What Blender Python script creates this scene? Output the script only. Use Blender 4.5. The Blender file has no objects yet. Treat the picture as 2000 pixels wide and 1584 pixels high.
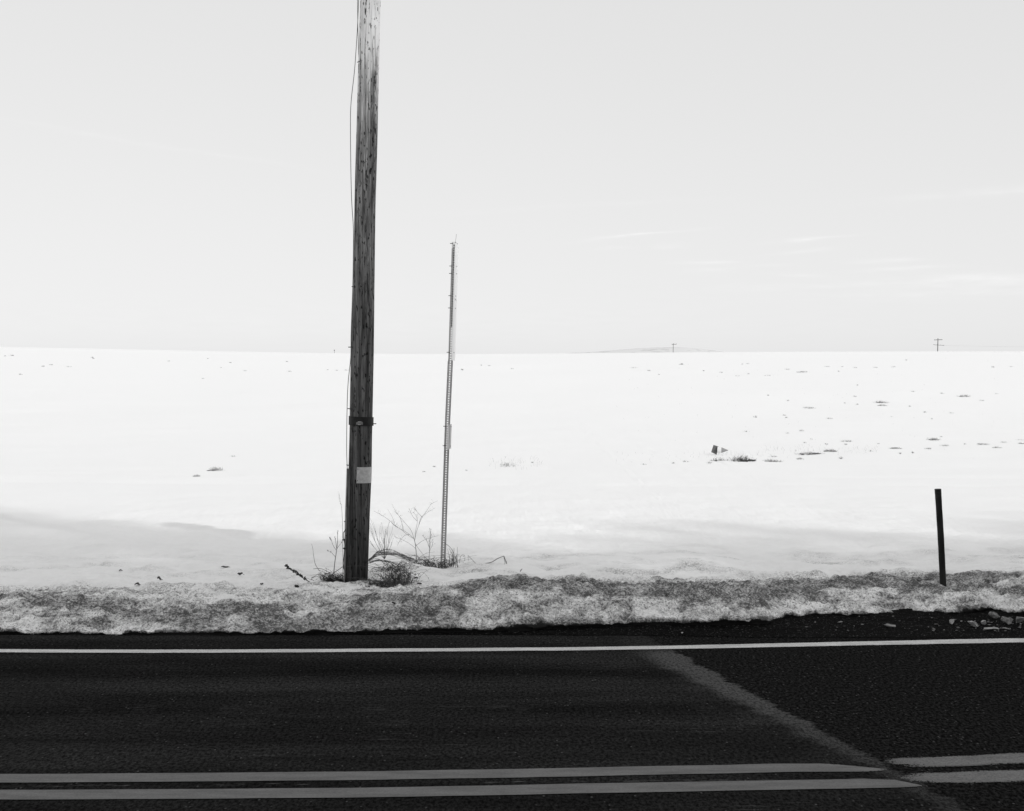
import bpy, math, random
import numpy as np
from mathutils import Vector, Matrix
R = math.radians
random.seed(7)
C = bpy.context.scene

# ------------------------------------------------------------ camera
CH, FPX, HY = 2.2, 2600.0, 735.0          # eye height, focal length and eye level in photo pixels (2000 wide)
cam_data = bpy.data.cameras.new('camera')
cam_data.sensor_width = 36.0
cam_data.lens = 36.0*FPX/2000.0
cam_data.shift_y = (HY-792.0)/2000.0
cam_data.clip_start = 0.1; cam_data.clip_end = 8000
cam = bpy.data.objects.new('camera', cam_data)
cam.location = (0, 0, CH); cam.rotation_euler = (R(90), 0, 0)
C.collection.objects.link(cam); C.camera = cam
C.render.resolution_x, C.render.resolution_y = 1024, 811
C.view_settings.view_transform = 'Standard'
C.view_settings.look = 'None'
C.view_settings.gamma = 1.0
C.view_settings.exposure = -0.36

# ------------------------------------------------------------ sky (black and white film: luminance only)
SUN_EL, SUN_AZ = 30.0, 135.0              # azimuth clockwise from +Y: behind the camera and to the right
W = bpy.data.worlds.new('World'); C.world = W; W.use_nodes = True
nt = W.node_tree; nt.nodes.clear()
def N(nt, typ, **kw):
    n = nt.nodes.new(typ)
    for k, v in kw.items(): setattr(n, k, v)
    return n
def math_(nt, op, a, b=None, c=None, clamp=False):
    n = N(nt, 'ShaderNodeMath', operation=op, use_clamp=clamp)
    for i, v in enumerate((a, b, c)):
        if v is None: continue
        if isinstance(v, (int, float)): n.inputs[i].default_value = v
        else: nt.links.new(v, n.inputs[i])
    return n.outputs[0]
sky = N(nt, 'ShaderNodeTexSky', sky_type='NISHITA')
sky.sun_disc = False
sky.sun_elevation = R(SUN_EL); sky.sun_rotation = R(SUN_AZ)
sky.air_density = 1.0; sky.dust_density = 4.0; sky.ozone_density = 1.0; sky.altitude = 1500
bw = N(nt, 'ShaderNodeRGBToBW'); nt.links.new(sky.outputs[0], bw.inputs[0])
tc = N(nt, 'ShaderNodeTexCoord')
sep = N(nt, 'ShaderNodeSeparateXYZ'); nt.links.new(tc.outputs['Generated'], sep.inputs[0])
ydir = math_(nt, 'MAXIMUM', sep.outputs[1], 0.05)
az = math_(nt, 'DIVIDE', sep.outputs[0], ydir)        # tangent of bearing from due north
el = math_(nt, 'DIVIDE', sep.outputs[2], ydir)
wn = N(nt, 'ShaderNodeTexNoise'); wn.inputs['Scale'].default_value = 9; wn.inputs['Detail'].default_value = 5
mp = N(nt, 'ShaderNodeMapping'); mp.inputs['Scale'].default_value = (1, 1, 9)
nt.links.new(tc.outputs['Generated'], mp.inputs[0]); nt.links.new(mp.outputs[0], wn.inputs['Vector'])
wob = math_(nt, 'MULTIPLY', math_(nt, 'SUBTRACT', wn.outputs[0], 0.5), 0.012)
el2 = math_(nt, 'ADD', el, wob)
# thin cirrus wisps: bearing, elevation, half length, half thickness, tilt, strength
CIRRUS = [(.095,.1060,.036,.0011,.09,.085),(.225,.1035,.026,.0014,.09,.095),(.075,.0965,.014,.0010,.05,.04),
 (.118,.0985,.012,.0012,.04,.04),(.148,.0865,.024,.0016,.02,.06),(.150,.0795,.016,.0030,.0,.05),(.222,.0945,.022,.0010,.06,.05),
 (.285,.0880,.024,.0016,.05,.065),(.300,.0815,.030,.0018,.04,.055),(.220,.0770,.020,.0014,.0,.05),(.190,.0830,.018,.0014,.03,.03),
 (.340,.0740,.060,.0030,.01,.055),(.380,.0690,.060,.0060,-.02,.05),(.180,.0660,.030,.0030,.02,.03),(.260,.0700,.05,.0016,.04,.03),
 (.370,.1400,.080,.0035,.08,.05),(.330,.0620,.09,.0060,.0,.03),(-.275,.1750,.100,.0016,-.17,.035),(.05,.128,.09,.002,.05,.02),
 (-.1,.04,.35,.02,.0,.02)]
acc = None
for a0, e0, la, te, tilt, st in CIRRUS:
    da = math_(nt, 'SUBTRACT', az, a0)
    de = math_(nt, 'SUBTRACT', math_(nt, 'SUBTRACT', el2, e0), math_(nt, 'MULTIPLY', da, tilt))
    u = math_(nt, 'POWER', math_(nt, 'ABSOLUTE', math_(nt, 'DIVIDE', da, la)), 2.0)
    v = math_(nt, 'POWER', math_(nt, 'ABSOLUTE', math_(nt, 'DIVIDE', de, te)), 1.5)
    g = math_(nt, 'EXPONENT', math_(nt, 'MULTIPLY', math_(nt, 'ADD', u, v), -1.0))
    g = math_(nt, 'MULTIPLY', g, st*1.35)
    acc = g if acc is None else math_(nt, 'ADD', acc, g)
wn2 = N(nt, 'ShaderNodeTexNoise'); wn2.inputs['Scale'].default_value = 40; wn2.inputs['Detail'].default_value = 4
nt.links.new(mp.outputs[0], wn2.inputs['Vector'])
tex = math_(nt, 'MULTIPLY', math_(nt, 'SUBTRACT', wn2.outputs[0], 0.25, None, True), 2.0)
acc = math_(nt, 'MULTIPLY', acc, tex)
# thin high veil: evens the sky out
veil = math_(nt, 'MULTIPLY', math_(nt, 'POWER', bw.outputs[0], 0.14), 6.35)
val = math_(nt, 'MULTIPLY', veil, math_(nt, 'ADD', acc, 1.0))
bg = N(nt, 'ShaderNodeBackground'); bg.inputs['Strength'].default_value = 0.136
nt.links.new(val, bg.inputs['Color'])
wo = N(nt, 'ShaderNodeOutputWorld'); nt.links.new(bg.outputs[0], wo.inputs[0])

# ------------------------------------------------------------ sun
sd = bpy.data.lights.new('sun', 'SUN'); sd.energy = 2.1; sd.angle = R(1.2); sd.color = (1.0, 1.0, 1.0)
so = bpy.data.objects.new('sun', sd); C.collection.objects.link(so)
sv = Vector((math.sin(R(SUN_AZ))*math.cos(R(SUN_EL)), math.cos(R(SUN_AZ))*math.cos(R(SUN_EL)), math.sin(R(SUN_EL))))
so.rotation_euler = sv.to_track_quat('Z', 'Y').to_euler()
so.location = (20, -20, 30)

# ------------------------------------------------------------ helpers
def vnoise(x, y, seed=0):
    x = np.asarray(x, float); y = np.asarray(y, float)
    xi = np.floor(x).astype(np.int64); yi = np.floor(y).astype(np.int64)
    fx = x-xi; fy = y-yi
    fx = fx*fx*fx*(fx*(fx*6-15)+10); fy = fy*fy*fy*(fy*(fy*6-15)+10)
    def h(a, b):
        n = (a*374761393 + b*668265263 + seed*1442695041) & 0xffffffff
        n = ((n ^ (n >> 13))*1274126177) & 0xffffffff
        n = (n ^ (n >> 16)) & 0xffffffff
        n = (n*2246822519) & 0xffffffff
        return ((n ^ (n >> 15)) & 0xffffff)/float(0xffffff)
    a = h(xi, yi); b = h(xi+1, yi); c = h(xi, yi+1); d = h(xi+1, yi+1)
    return (a*(1-fx)+b*fx)*(1-fy)+(c*(1-fx)+d*fx)*fy
def fbm(x, y, octv=4, seed=0, gain=.5):
    s = 0; a = 1; t = 0
    for i in range(octv):
        s = s+a*vnoise(x*2**i+17.3*i, y*2**i-9.1*i, seed+i); t += a; a *= gain
    return s/t                                   # 0..1, mean .5
def ss(a, b, x):
    t = np.clip((np.asarray(x, float)-a)/(b-a), 0, 1); return t*t*(3-2*t)

def P(px, py, d):                                # a point at distance d seen at photo pixel px, py
    return Vector(((px-1000)*d/FPX, d, CH-(py-HY)*d/FPX))
def RP(px, py):                                  # a point on the flat road
    d = CH*FPX/(py-HY); return ((px-1000)*d/FPX, d)

def tag(o, label=None, cat=None, group=None, kind=None):
    if label: o['label'] = label
    if cat: o['category'] = cat
    if group: o['group'] = group
    if kind: o['kind'] = kind
    return o
def thing(name, label, cat, loc=(0, 0, 0), group=None):
    o = bpy.data.objects.new(name, None); o.location = loc; o.empty_display_size = .1
    C.collection.objects.link(o)
    return tag(o, label, cat, group)
class MB:
    def __init__(s): s.v = []; s.f = []
    def add(s, vs, fs):
        b = len(s.v); s.v += [tuple(v) for v in vs]; s.f += [tuple(b+i for i in f) for f in fs]
    def box(s, c, size, rot=None):
        c = Vector(c); hx, hy, hz = [q/2 for q in size]
        vs = [Vector((x, y, z)) for x in (-hx, hx) for y in (-hy, hy) for z in (-hz, hz)]
        if rot is not None: vs = [rot @ v for v in vs]
        s.add([c+v for v in vs], [(0,1,3,2),(4,6,7,5),(0,4,5,1),(2,3,7,6),(0,2,6,4),(1,5,7,3)])
    def tube(s, pts, r, n=5, cap=True):
        pts = [Vector(p) for p in pts]
        rs = r if isinstance(r, (list, tuple)) else [r]*len(pts)
        b = len(s.v); prev = None
        for i, p in enumerate(pts):
            t = (pts[min(i+1, len(pts)-1)]-pts[max(i-1, 0)])
            if t.length < 1e-9: t = Vector((0, 0, 1))
            t.normalize()
            a = Vector((0, 1, 0)) if abs(t.y) < .9 else Vector((1, 0, 0))
            if prev is not None: a = prev
            u = t.cross(a)
            if u.length < 1e-6: u = t.orthogonal()
            u.normalize(); w = u.cross(t).normalized(); prev = w
            for k in range(n):
                q = 2*math.pi*k/n
                s.v.append(tuple(p+(u*math.cos(q)+w*math.sin(q))*rs[i]))
        for i in range(len(pts)-1):
            for k in range(n):
                k2 = (k+1) % n
                s.f.append((b+i*n+k, b+i*n+k2, b+(i+1)*n+k2, b+(i+1)*n+k))
        if cap:
            s.f.append(tuple(b+k for k in range(n))[::-1]); e = b+(len(pts)-1)*n
            s.f.append(tuple(e+k for k in range(n)))
    def blob(s, c, r, seed=0, sub=2, jag=.25, rot=None):
        import bmesh
        bm = bmesh.new(); bmesh.ops.create_icosphere(bm, subdivisions=sub, radius=1)
        rr = random.Random(seed); vs = []
        off = [Vector((rr.uniform(-1, 1), rr.uniform(-1, 1), rr.uniform(-1, 1))).normalized() for _ in range(9)]
        cut = [rr.uniform(.30, .80) for _ in off]
        for v in bm.verts:
            p = v.co.copy()
            for o_, c_ in zip(off, cut):
                dd = p.dot(o_)
                if dd > c_: p -= o_*(dd-c_)
            p *= 1+rr.uniform(-jag, jag)*.35
            p = Vector((p.x*r[0], p.y*r[1], p.z*r[2]))
            if rot is not None: p = rot @ p
            vs.append(Vector(c)+p)
        s.add(vs, [[v.index for v in f.verts] for f in bm.faces]); bm.free()
    def build(s, name, mat, parent=None, smooth=False, origin=None):
        me = bpy.data.meshes.new(name)
        o0 = Vector(origin) if origin is not None else Vector((0, 0, 0))
        if parent is not None:
            q = parent
            while q is not None: o0 = o0+q.location; q = q.parent
        me.from_pydata([tuple(Vector(v)-o0) for v in s.v], [], s.f)
        me.materials.append(mat)
        if smooth: me.polygons.foreach_set('use_smooth', [True]*len(me.polygons))
        me.update()
        o = bpy.data.objects.new(name, me); C.collection.objects.link(o)
        if parent is not None: o.parent = parent
        elif origin is not None: o.location = origin
        return o

def mat_base(name, rough=.8, spec=.3):
    m = bpy.data.materials.new(name); m.use_nodes = True
    t = m.node_tree; b = t.nodes['Principled BSDF']
    b.inputs['Roughness'].default_value = rough; b.inputs['Specular IOR Level'].default_value = spec
    return m, t, b
def noise(t, vec, scale, detail=3, rough=.55, dist=0):
    n = N(t, 'ShaderNodeTexNoise'); n.inputs['Scale'].default_value = scale; n.inputs['Detail'].default_value = detail
    n.inputs['Roughness'].default_value = rough; n.inputs['Distortion'].default_value = dist
    t.links.new(vec, n.inputs['Vector']); return n.outputs[0]
def mapped(t, vec, sc, loc=(0, 0, 0)):
    m = N(t, 'ShaderNodeMapping'); m.inputs['Scale'].default_value = sc; m.inputs['Location'].default_value = loc
    t.links.new(vec, m.inputs[0]); return m.outputs[0]
def remap(t, v, a, b, c=0., d=1.):
    n = N(t, 'ShaderNodeMapRange'); n.interpolation_type = 'SMOOTHSTEP'
    for i, x in enumerate((None, a, b, c, d)):
        if x is not None: n.inputs[i].default_value = x
    t.links.new(v, n.inputs[0]); return n.outputs[0]
def bump(t, b, h, strength, dist):
    n = N(t, 'ShaderNodeBump'); n.inputs['Strength'].default_value = strength; n.inputs['Distance'].default_value = dist
    t.links.new(h, n.inputs['Height']); t.links.new(n.outputs[0], b.inputs['Normal'])
def lerp(t, a, b, f):
    n = N(t, 'ShaderNodeMix', data_type='FLOAT'); ins = [n.inputs[0], n.inputs[2], n.inputs[3]]
    for s, v in zip(ins, (f, a, b)):
        if isinstance(v, (int, float)): s.default_value = v
        else: t.links.new(v, s)
    return n.outputs[0]
def grey(name, lo, hi, scale=8, rough=.8, spec=.3, detail=4, metal=0, stretch=(1, 1, 1), bmp=0):
    m, t, b = mat_base(name, rough, spec)
    tc = N(t, 'ShaderNodeTexCoord'); v = mapped(t, tc.outputs['Object'], stretch)
    n = noise(t, v, scale, detail)
    t.links.new(remap(t, n, .3, .7, lo, hi), b.inputs['Base Color'])
    b.inputs['Metallic'].default_value = metal
    if bmp: bump(t, b, n, .6, bmp)
    return m

# ------------------------------------------------------------ terrain description
fx_px = np.array([-1500, -600, 0, 200, 420, 640, 900, 1020, 1100, 1200, 1300, 1400, 1450, 1500, 1535, 1600, 1660, 1720, 1760, 1820, 1860, 1900, 1940, 1960, 2000, 2300, 3500.])
fx_py = np.array([1236, 1237, 1237, 1239, 1239, 1238, 1231, 1228, 1222, 1219, 1216, 1217, 1216, 1214, 1201, 1198, 1201, 1201, 1194, 1199, 1203, 1202, 1194, 1199, 1206, 1200, 1200.])
fx_py = fx_py+np.interp(fx_px, [600, 1100, 1550, 1850], [3, 8, 7, -2]); fd = CH*FPX/(fx_py-HY); fX = (fx_px-1000)*fd/FPX
lp_px = np.array([-1500, -400, 0, 60, 110, 180, 250, 330, 450, 520, 600, 660, 800, 900, 1000, 1100, 1200, 1300, 1400, 1500, 1600, 1700, 1850, 1950, 2000, 2300, 3500.])
lp_py = np.array([1150, 1152, 1158, 1152, 1151, 1154, 1155, 1160, 1156, 1158, 1154, 1151, 1150, 1142, 1136, 1132, 1133, 1136, 1136, 1138, 1134, 1131, 1130, 1128, 1126, 1126, 1126.])
lX = (lp_px-1000)*12.6/FPX
cr_px = np.array([-1600, -700, 0, 300, 600, 900, 1200, 1500, 2000, 2800, 4000.])
cr_py = np.array([662, 668, 678, 684, 690, 692.5, 689.5, 687.5, 686, 688, 694.])
YC = 170.
cX = (cr_px-1000)*YC/FPX
cZ = CH+(HY-cr_py)/FPX*YC
def front(x):
    return np.interp(x, fX, fd) + .05*(fbm(x*3.1, x*0+4, 3, 3)-.5) + .03*(vnoise(x*14, x*0+2, 9)-.5)
def lipw(x):
    return .95+.25*(vnoise(x*.5, x*0, 5)-.5)
def lipz(x):
    f = front(x)+lipw(x)
    return CH-(np.interp(x, lX, lp_py)-HY)/FPX*f
PB = P(695, 1140, 13.0)                            # foot of the wooden pole
def field(x, y):
    A = np.interp(x, cX, cZ)
    # smoothed crest line
    A = (A+np.interp(x-9, cX, cZ)+np.interp(x+9, cX, cZ))/3
    t = np.clip((y-18)/(YC-18), 0, None)
    up = .2+(A-.2)*t**1.55
    over = A+(A-.2)*.9*(t-1)-9*(t-1)**2*4
    z = np.where(t < 1, up, np.maximum(over, -6))
    z = z+(fbm(x*.05, y*.05, 3, 21)-.5)*.5*ss(25, 60, y)*(1-ss(120, 160, y))
    return z
def H(x, y):
    x = np.asarray(x, float); y = np.asarray(y, float)
    f = front(x); w = lipw(x); zl = lipz(x)
    s = (y-f)
    u = np.clip(s/w, 0, 1)
    face = zl*(1-(1-u)**2.3)
    back = 1-np.exp(-np.clip(s-w, 0, None)/.9)
    z = np.where(s < w, face, zl+(field(x, y)-zl)*back)
    on = ss(-.02, .10, s)
    near = 1-ss(16, 26, y)
    # ploughed lumps, fine crust, long drifts
    z = z+on*near*((fbm(x*1.1, y*1.6, 3, 31)-.5)*.10
        + (fbm(x*2.7, y*4.5, 3, 37)-.5)*.075*ss(.6, 1.4, s)*(1-ss(14.5, 18, y))
        + (fbm(x*5, y*6, 3, 41)-.5)*.050*(1-.45*ss(13, 15, y))
        + (fbm(x*13, y*15, 4, 51, .6)-.5)*.055*(1-.72*ss(.7, 2.2, s))
        + (np.abs(fbm(x*5.5, y*7.5, 2, 53)-.5)*2-.25)*.035*(1-.8*ss(.9, 1.8, s))
        + (np.abs(vnoise(x*16, y*20, 57)-.5)*2-.5)*.020*(1-.8*ss(.9, 2.2, s)))
    z = z+(1-near)*(fbm(x*.35, y*.5, 3, 61)-.5)*.10*(1-ss(60, 120, y))
    z = z+on*(np.abs(fbm(x*.8, y*3.2, 3, 71)-.5))*.05*ss(13.5, 15, y)*(1-ss(30, 60, y))
    # old wheel track across the field
    yt = 24.3-.045*x+.0*y
    z = z-.03*np.exp(-((y-yt)/.16)**2)-.03*np.exp(-((y-yt-1.7)/.18)**2)
    # melt hollow round the wooden pole, mound to its right
    dx = x-(PB.x-.17); dy = y-(PB.y-.01)
    z = z-.055*np.exp(-(dx/.20)**2-((dy-.06)/.17)**2)
    z = z-.035*np.exp(-((x-4.21)/.07)**2-((y-12.97)/.09)**2)
    z = z-.07*np.exp(-((x+.72)/.30)**2-((y-13.85)/.32)**2)
    z = z+.07*np.exp(-((x-PB.x-.55)/.35)**2-((y-13.5)/.3)**2)
    z = z+.05*np.exp(-((x+.15)/.5)**2-((y-14.2)/.3)**2)
    return z
def hz(x, y): return float(H(np.array([x]), np.array([y]))[0])
_ys = np.concatenate([np.linspace(11.3, 30, 700), np.linspace(30.05, 178, 1500)])
def G(px, py, lift=0.):                            # where the line of sight through px, py meets the snow
    x = (px-1000)*_ys/FPX; zr = CH-(py-HY)*_ys/FPX
    below = H(x, _ys) >= zr
    i = int(np.argmax(below)) if below.any() else len(_ys)-1
    return Vector((x[i], _ys[i], float(H(x[i:i+1], _ys[i:i+1])[0])+lift))

# ------------------------------------------------------------ materials of the setting
def snow_material():
    m, t, b = mat_base('snow', .75, .15)
    tc = N(t, 'ShaderNodeTexCoord'); v = tc.outputs['Object']
    at = N(t, 'ShaderNodeAttribute'); at.attribute_name = 'dirt'; dirt = at.outputs['Fac']
    fine = noise(t, v, 44, 4, .8)
    mid = noise(t, v, 7, 4, .65, .4)
    grit = noise(t, v, 60, 2, .6)
    # dirt attribute biases a threshold through the noise so the grime is patchy
    amp = remap(t, dirt, 0., .3)
    nn = math_(t, 'ADD', math_(t, 'MULTIPLY', math_(t, 'SUBTRACT', mid, .5), 1.6), math_(t, 'MULTIPLY', math_(t, 'SUBTRACT', fine, .5), 2.6))
    f = math_(t, 'ADD', math_(t, 'MINIMUM', dirt, .86), math_(t, 'MULTIPLY', nn, amp), None, True)
    specks = math_(t, 'MULTIPLY', remap(t, grit, .57, .64), remap(t, dirt, .02, .30))
    col = lerp(t, .92, .095, f)
    col = lerp(t, col, .045, math_(t, 'MULTIPLY', specks, .75))
    col = lerp(t, col, .012, remap(t, math_(t, 'ADD', dirt, math_(t, 'MULTIPLY', math_(t, 'SUBTRACT', fine, .5), .5)), 1.15, 1.45))
    t.links.new(col, b.inputs['Base Color'])
    h = math_(t, 'ADD', math_(t, 'MULTIPLY', noise(t, v, 28, 4, .7), .8), math_(t, 'MULTIPLY', fine, .5))
    bump(t, b, h, .55, .02)
    return m
def field_like(name, lo, hi, scale):
    return grey(name, lo, hi, scale, .8, .15)
M_snow = snow_material()
M_ground = grey('snowy ground', .6, .8, .4)

def grid_mesh(name, X, Y, Z, mat, attr=None, smooth=True):
    ny, nx = X.shape
    me = bpy.data.meshes.new(name)
    me.vertices.add(nx*ny)
    me.vertices.foreach_set('co', np.stack([X, Y, Z], -1).astype(np.float32).ravel())
    idx = np.arange(nx*ny).reshape(ny, nx)
    q = np.stack([idx[:-1, :-1], idx[:-1, 1:], idx[1:, 1:], idx[1:, :-1]], -1).reshape(-1, 4)
    me.loops.add(q.size); me.loops.foreach_set('vertex_index', q.ravel().astype(np.int32))
    me.polygons.add(len(q))
    me.polygons.foreach_set('loop_start', (np.arange(len(q))*4).astype(np.int32))
    me.polygons.foreach_set('loop_total', np.full(len(q), 4, np.int32))
    me.update(calc_edges=True); me.validate()
    if smooth: me.polygons.foreach_set('use_smooth', [True]*len(me.polygons))
    if attr is not None:
        a = me.attributes.new('dirt', 'FLOAT', 'POINT'); a.data.foreach_set('value', attr.astype(np.float32).ravel())
    me.materials.append(mat)
    o = bpy.data.objects.new(name, me); C.collection.objects.link(o); return o

# ------------------------------------------------------------ ground, snow field, far hill
xs = np.concatenate([np.linspace(-420, -30, 40)[:-1], np.linspace(-30, -6.2, 90)[:-1], np.linspace(-6.2, 6.2, 900), np.linspace(6.2, 30, 90)[1:], np.linspace(30, 420, 40)[1:]])
s1 = np.linspace(0, 1.6, 130)
s2 = 1.6+np.cumsum(np.geomspace(.013, 3.2, 330))
s2 = s2*(430-1.6)/(s2[-1]-0)+0.; s2 = 1.6+np.cumsum(np.geomspace(.016, 5.3, 330))
s = np.concatenate([s1, s2])
Xg, Sg = np.meshgrid(xs, s)
Yg = front(Xg)+Sg
Zg = H(Xg, Yg)
und = np.exp(-(Sg/.05)**2)                         # slightly undercut foot of the bank
dirt = np.zeros_like(Xg)
fw = Sg/lipw(Xg)
right = ss(-1.6, .4, Xg)
band_top = np.exp(-(np.abs(fw-.78)/.36)**3)              # grime along the brow of the bank
band_low = np.exp(-(np.abs(fw-.36)/.36)**3)
patch = np.clip((fbm(Xg*.9+3, Sg*2.2, 4, 81)-.5)*1.7+.5, 0, 1)
patch2 = np.clip((fbm(Xg*3.3+3, Sg*5.2, 3, 88)-.5)*1.8+.5, 0, 1)
dirt += band_top*(.44+.46*right)*(.15+1.9*np.clip(patch-.18, 0, 1))*(.45+1.1*patch2)
dirt += band_low*(.48-.16*right)*(.35+1.3*patch)*(.4+1.2*patch2)
dirt += np.exp(-((fw-1.15)/.28)**2)*.10*(patch*2)
base_w = .055+.05*(vnoise(Xg*2.1, Xg*0, 91)-.5)+.03*right
crease = 1-np.clip(np.abs(fbm(Xg*5.5, Yg*7.5, 2, 53)-.5)*9, 0, 1)  # creases between lumps, coloured darker
dirt *= 1.38+.6*crease
dirt += .12*crease*(1-ss(1.0, 1.3, fw))
dirt = np.minimum(dirt, .92)
dirt += 1.55*np.exp(-(Sg/base_w)**3)  # near-black grit, with shade under the overhang put into the colour
dirt += 1.9*np.exp(-(np.abs(Xg-(PB.x-.14))/.15)**3-(np.abs(Yg-PB.y-.0)/.13)**3)
dirt += .75*np.exp(-((Xg-PB.x-.30)/.26)**2-((Yg-PB.y+.2)/.2)**2)*(patch2*2)
dirt += (.02+.42*np.clip(fbm(Xg*2.1, Yg*3.4, 4, 97, .6)-.45, 0, 1)*(1+.8*right))*(1-ss(13.3, 16.5, Yg))*ss(.7, 1.2, fw)  # mottled tone stands in for faint lump shading, with slight grime
dirt += .55*np.clip(fbm(Xg*8.5, Sg*13, 3, 99, .6)-.52, 0, 1)*(1-ss(1.0, 1.25, fw))*ss(.1, .2, fw)*2
dirt *= (fw < 40)
Yg2 = Yg-(.035+.03*vnoise(Xg*5, Xg*0, 95))*np.exp(-((Sg-.07)/.05)**2)+und*.04
Zg[0, :] = -.03
snow = grid_mesh('snow_field', Xg, Yg2, Zg, M_snow, dirt)
tag(snow, kind='structure')

g = MB(); g.add([(-4000, -4000, -.06), (4000, -4000, -.06), (4000, 11.9, -.06), (-4000, 11.9, -.06)], [(0, 1, 2, 3)])
g.add([(-4000, 11.9, -.06), (4000, 11.9, -.06), (4000, 14, -8), (-4000, 14, -8), (4000, 5000, -8), (-4000, 5000, -8)], [(0, 1, 2, 3), (3, 2, 4, 5)])
tag(g.build('ground', M_ground), kind='structure')

# far hill whose scrubby flank just clears the skyline
mh, t, b = mat_base('far hill snow', .9, .05)
tcn = N(t, 'ShaderNodeTexCoord')
hv = mapped(t, tcn.outputs['Object'], (.035, .035, .30))
n1 = noise(t, hv, 1.7, 3, .5, .5)
t.links.new(lerp(t, .73, .58, remap(t, n1, .56, .62)), b.inputs['Base Color'])  # haze of distance is put into both tones
hx = np.linspace(-700, 1500, 260); hy = np.linspace(0, 1, 24)
HX, HT = np.meshgrid(hx, hy)
DH = 1500.
top_px = np.array([-3000, 1050, 1110, 1180, 1260, 1350, 1430, 1500, 6000.]); top_py = np.array([700, 700, 690, 686, 680, 677, 686, 700, 700.])
tp = np.interp(HX*FPX/DH+1000, top_px, top_py)
HZ = (CH+(HY-tp)/FPX*(DH+100))*np.sin(HT*math.pi*.5)**.8+(fbm(HX*.02, HT*3, 3, 5)-.5)*1.5
tag(grid_mesh('distant_hill', HX, DH-60+HT*160, HZ, mh), kind='structure')

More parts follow.
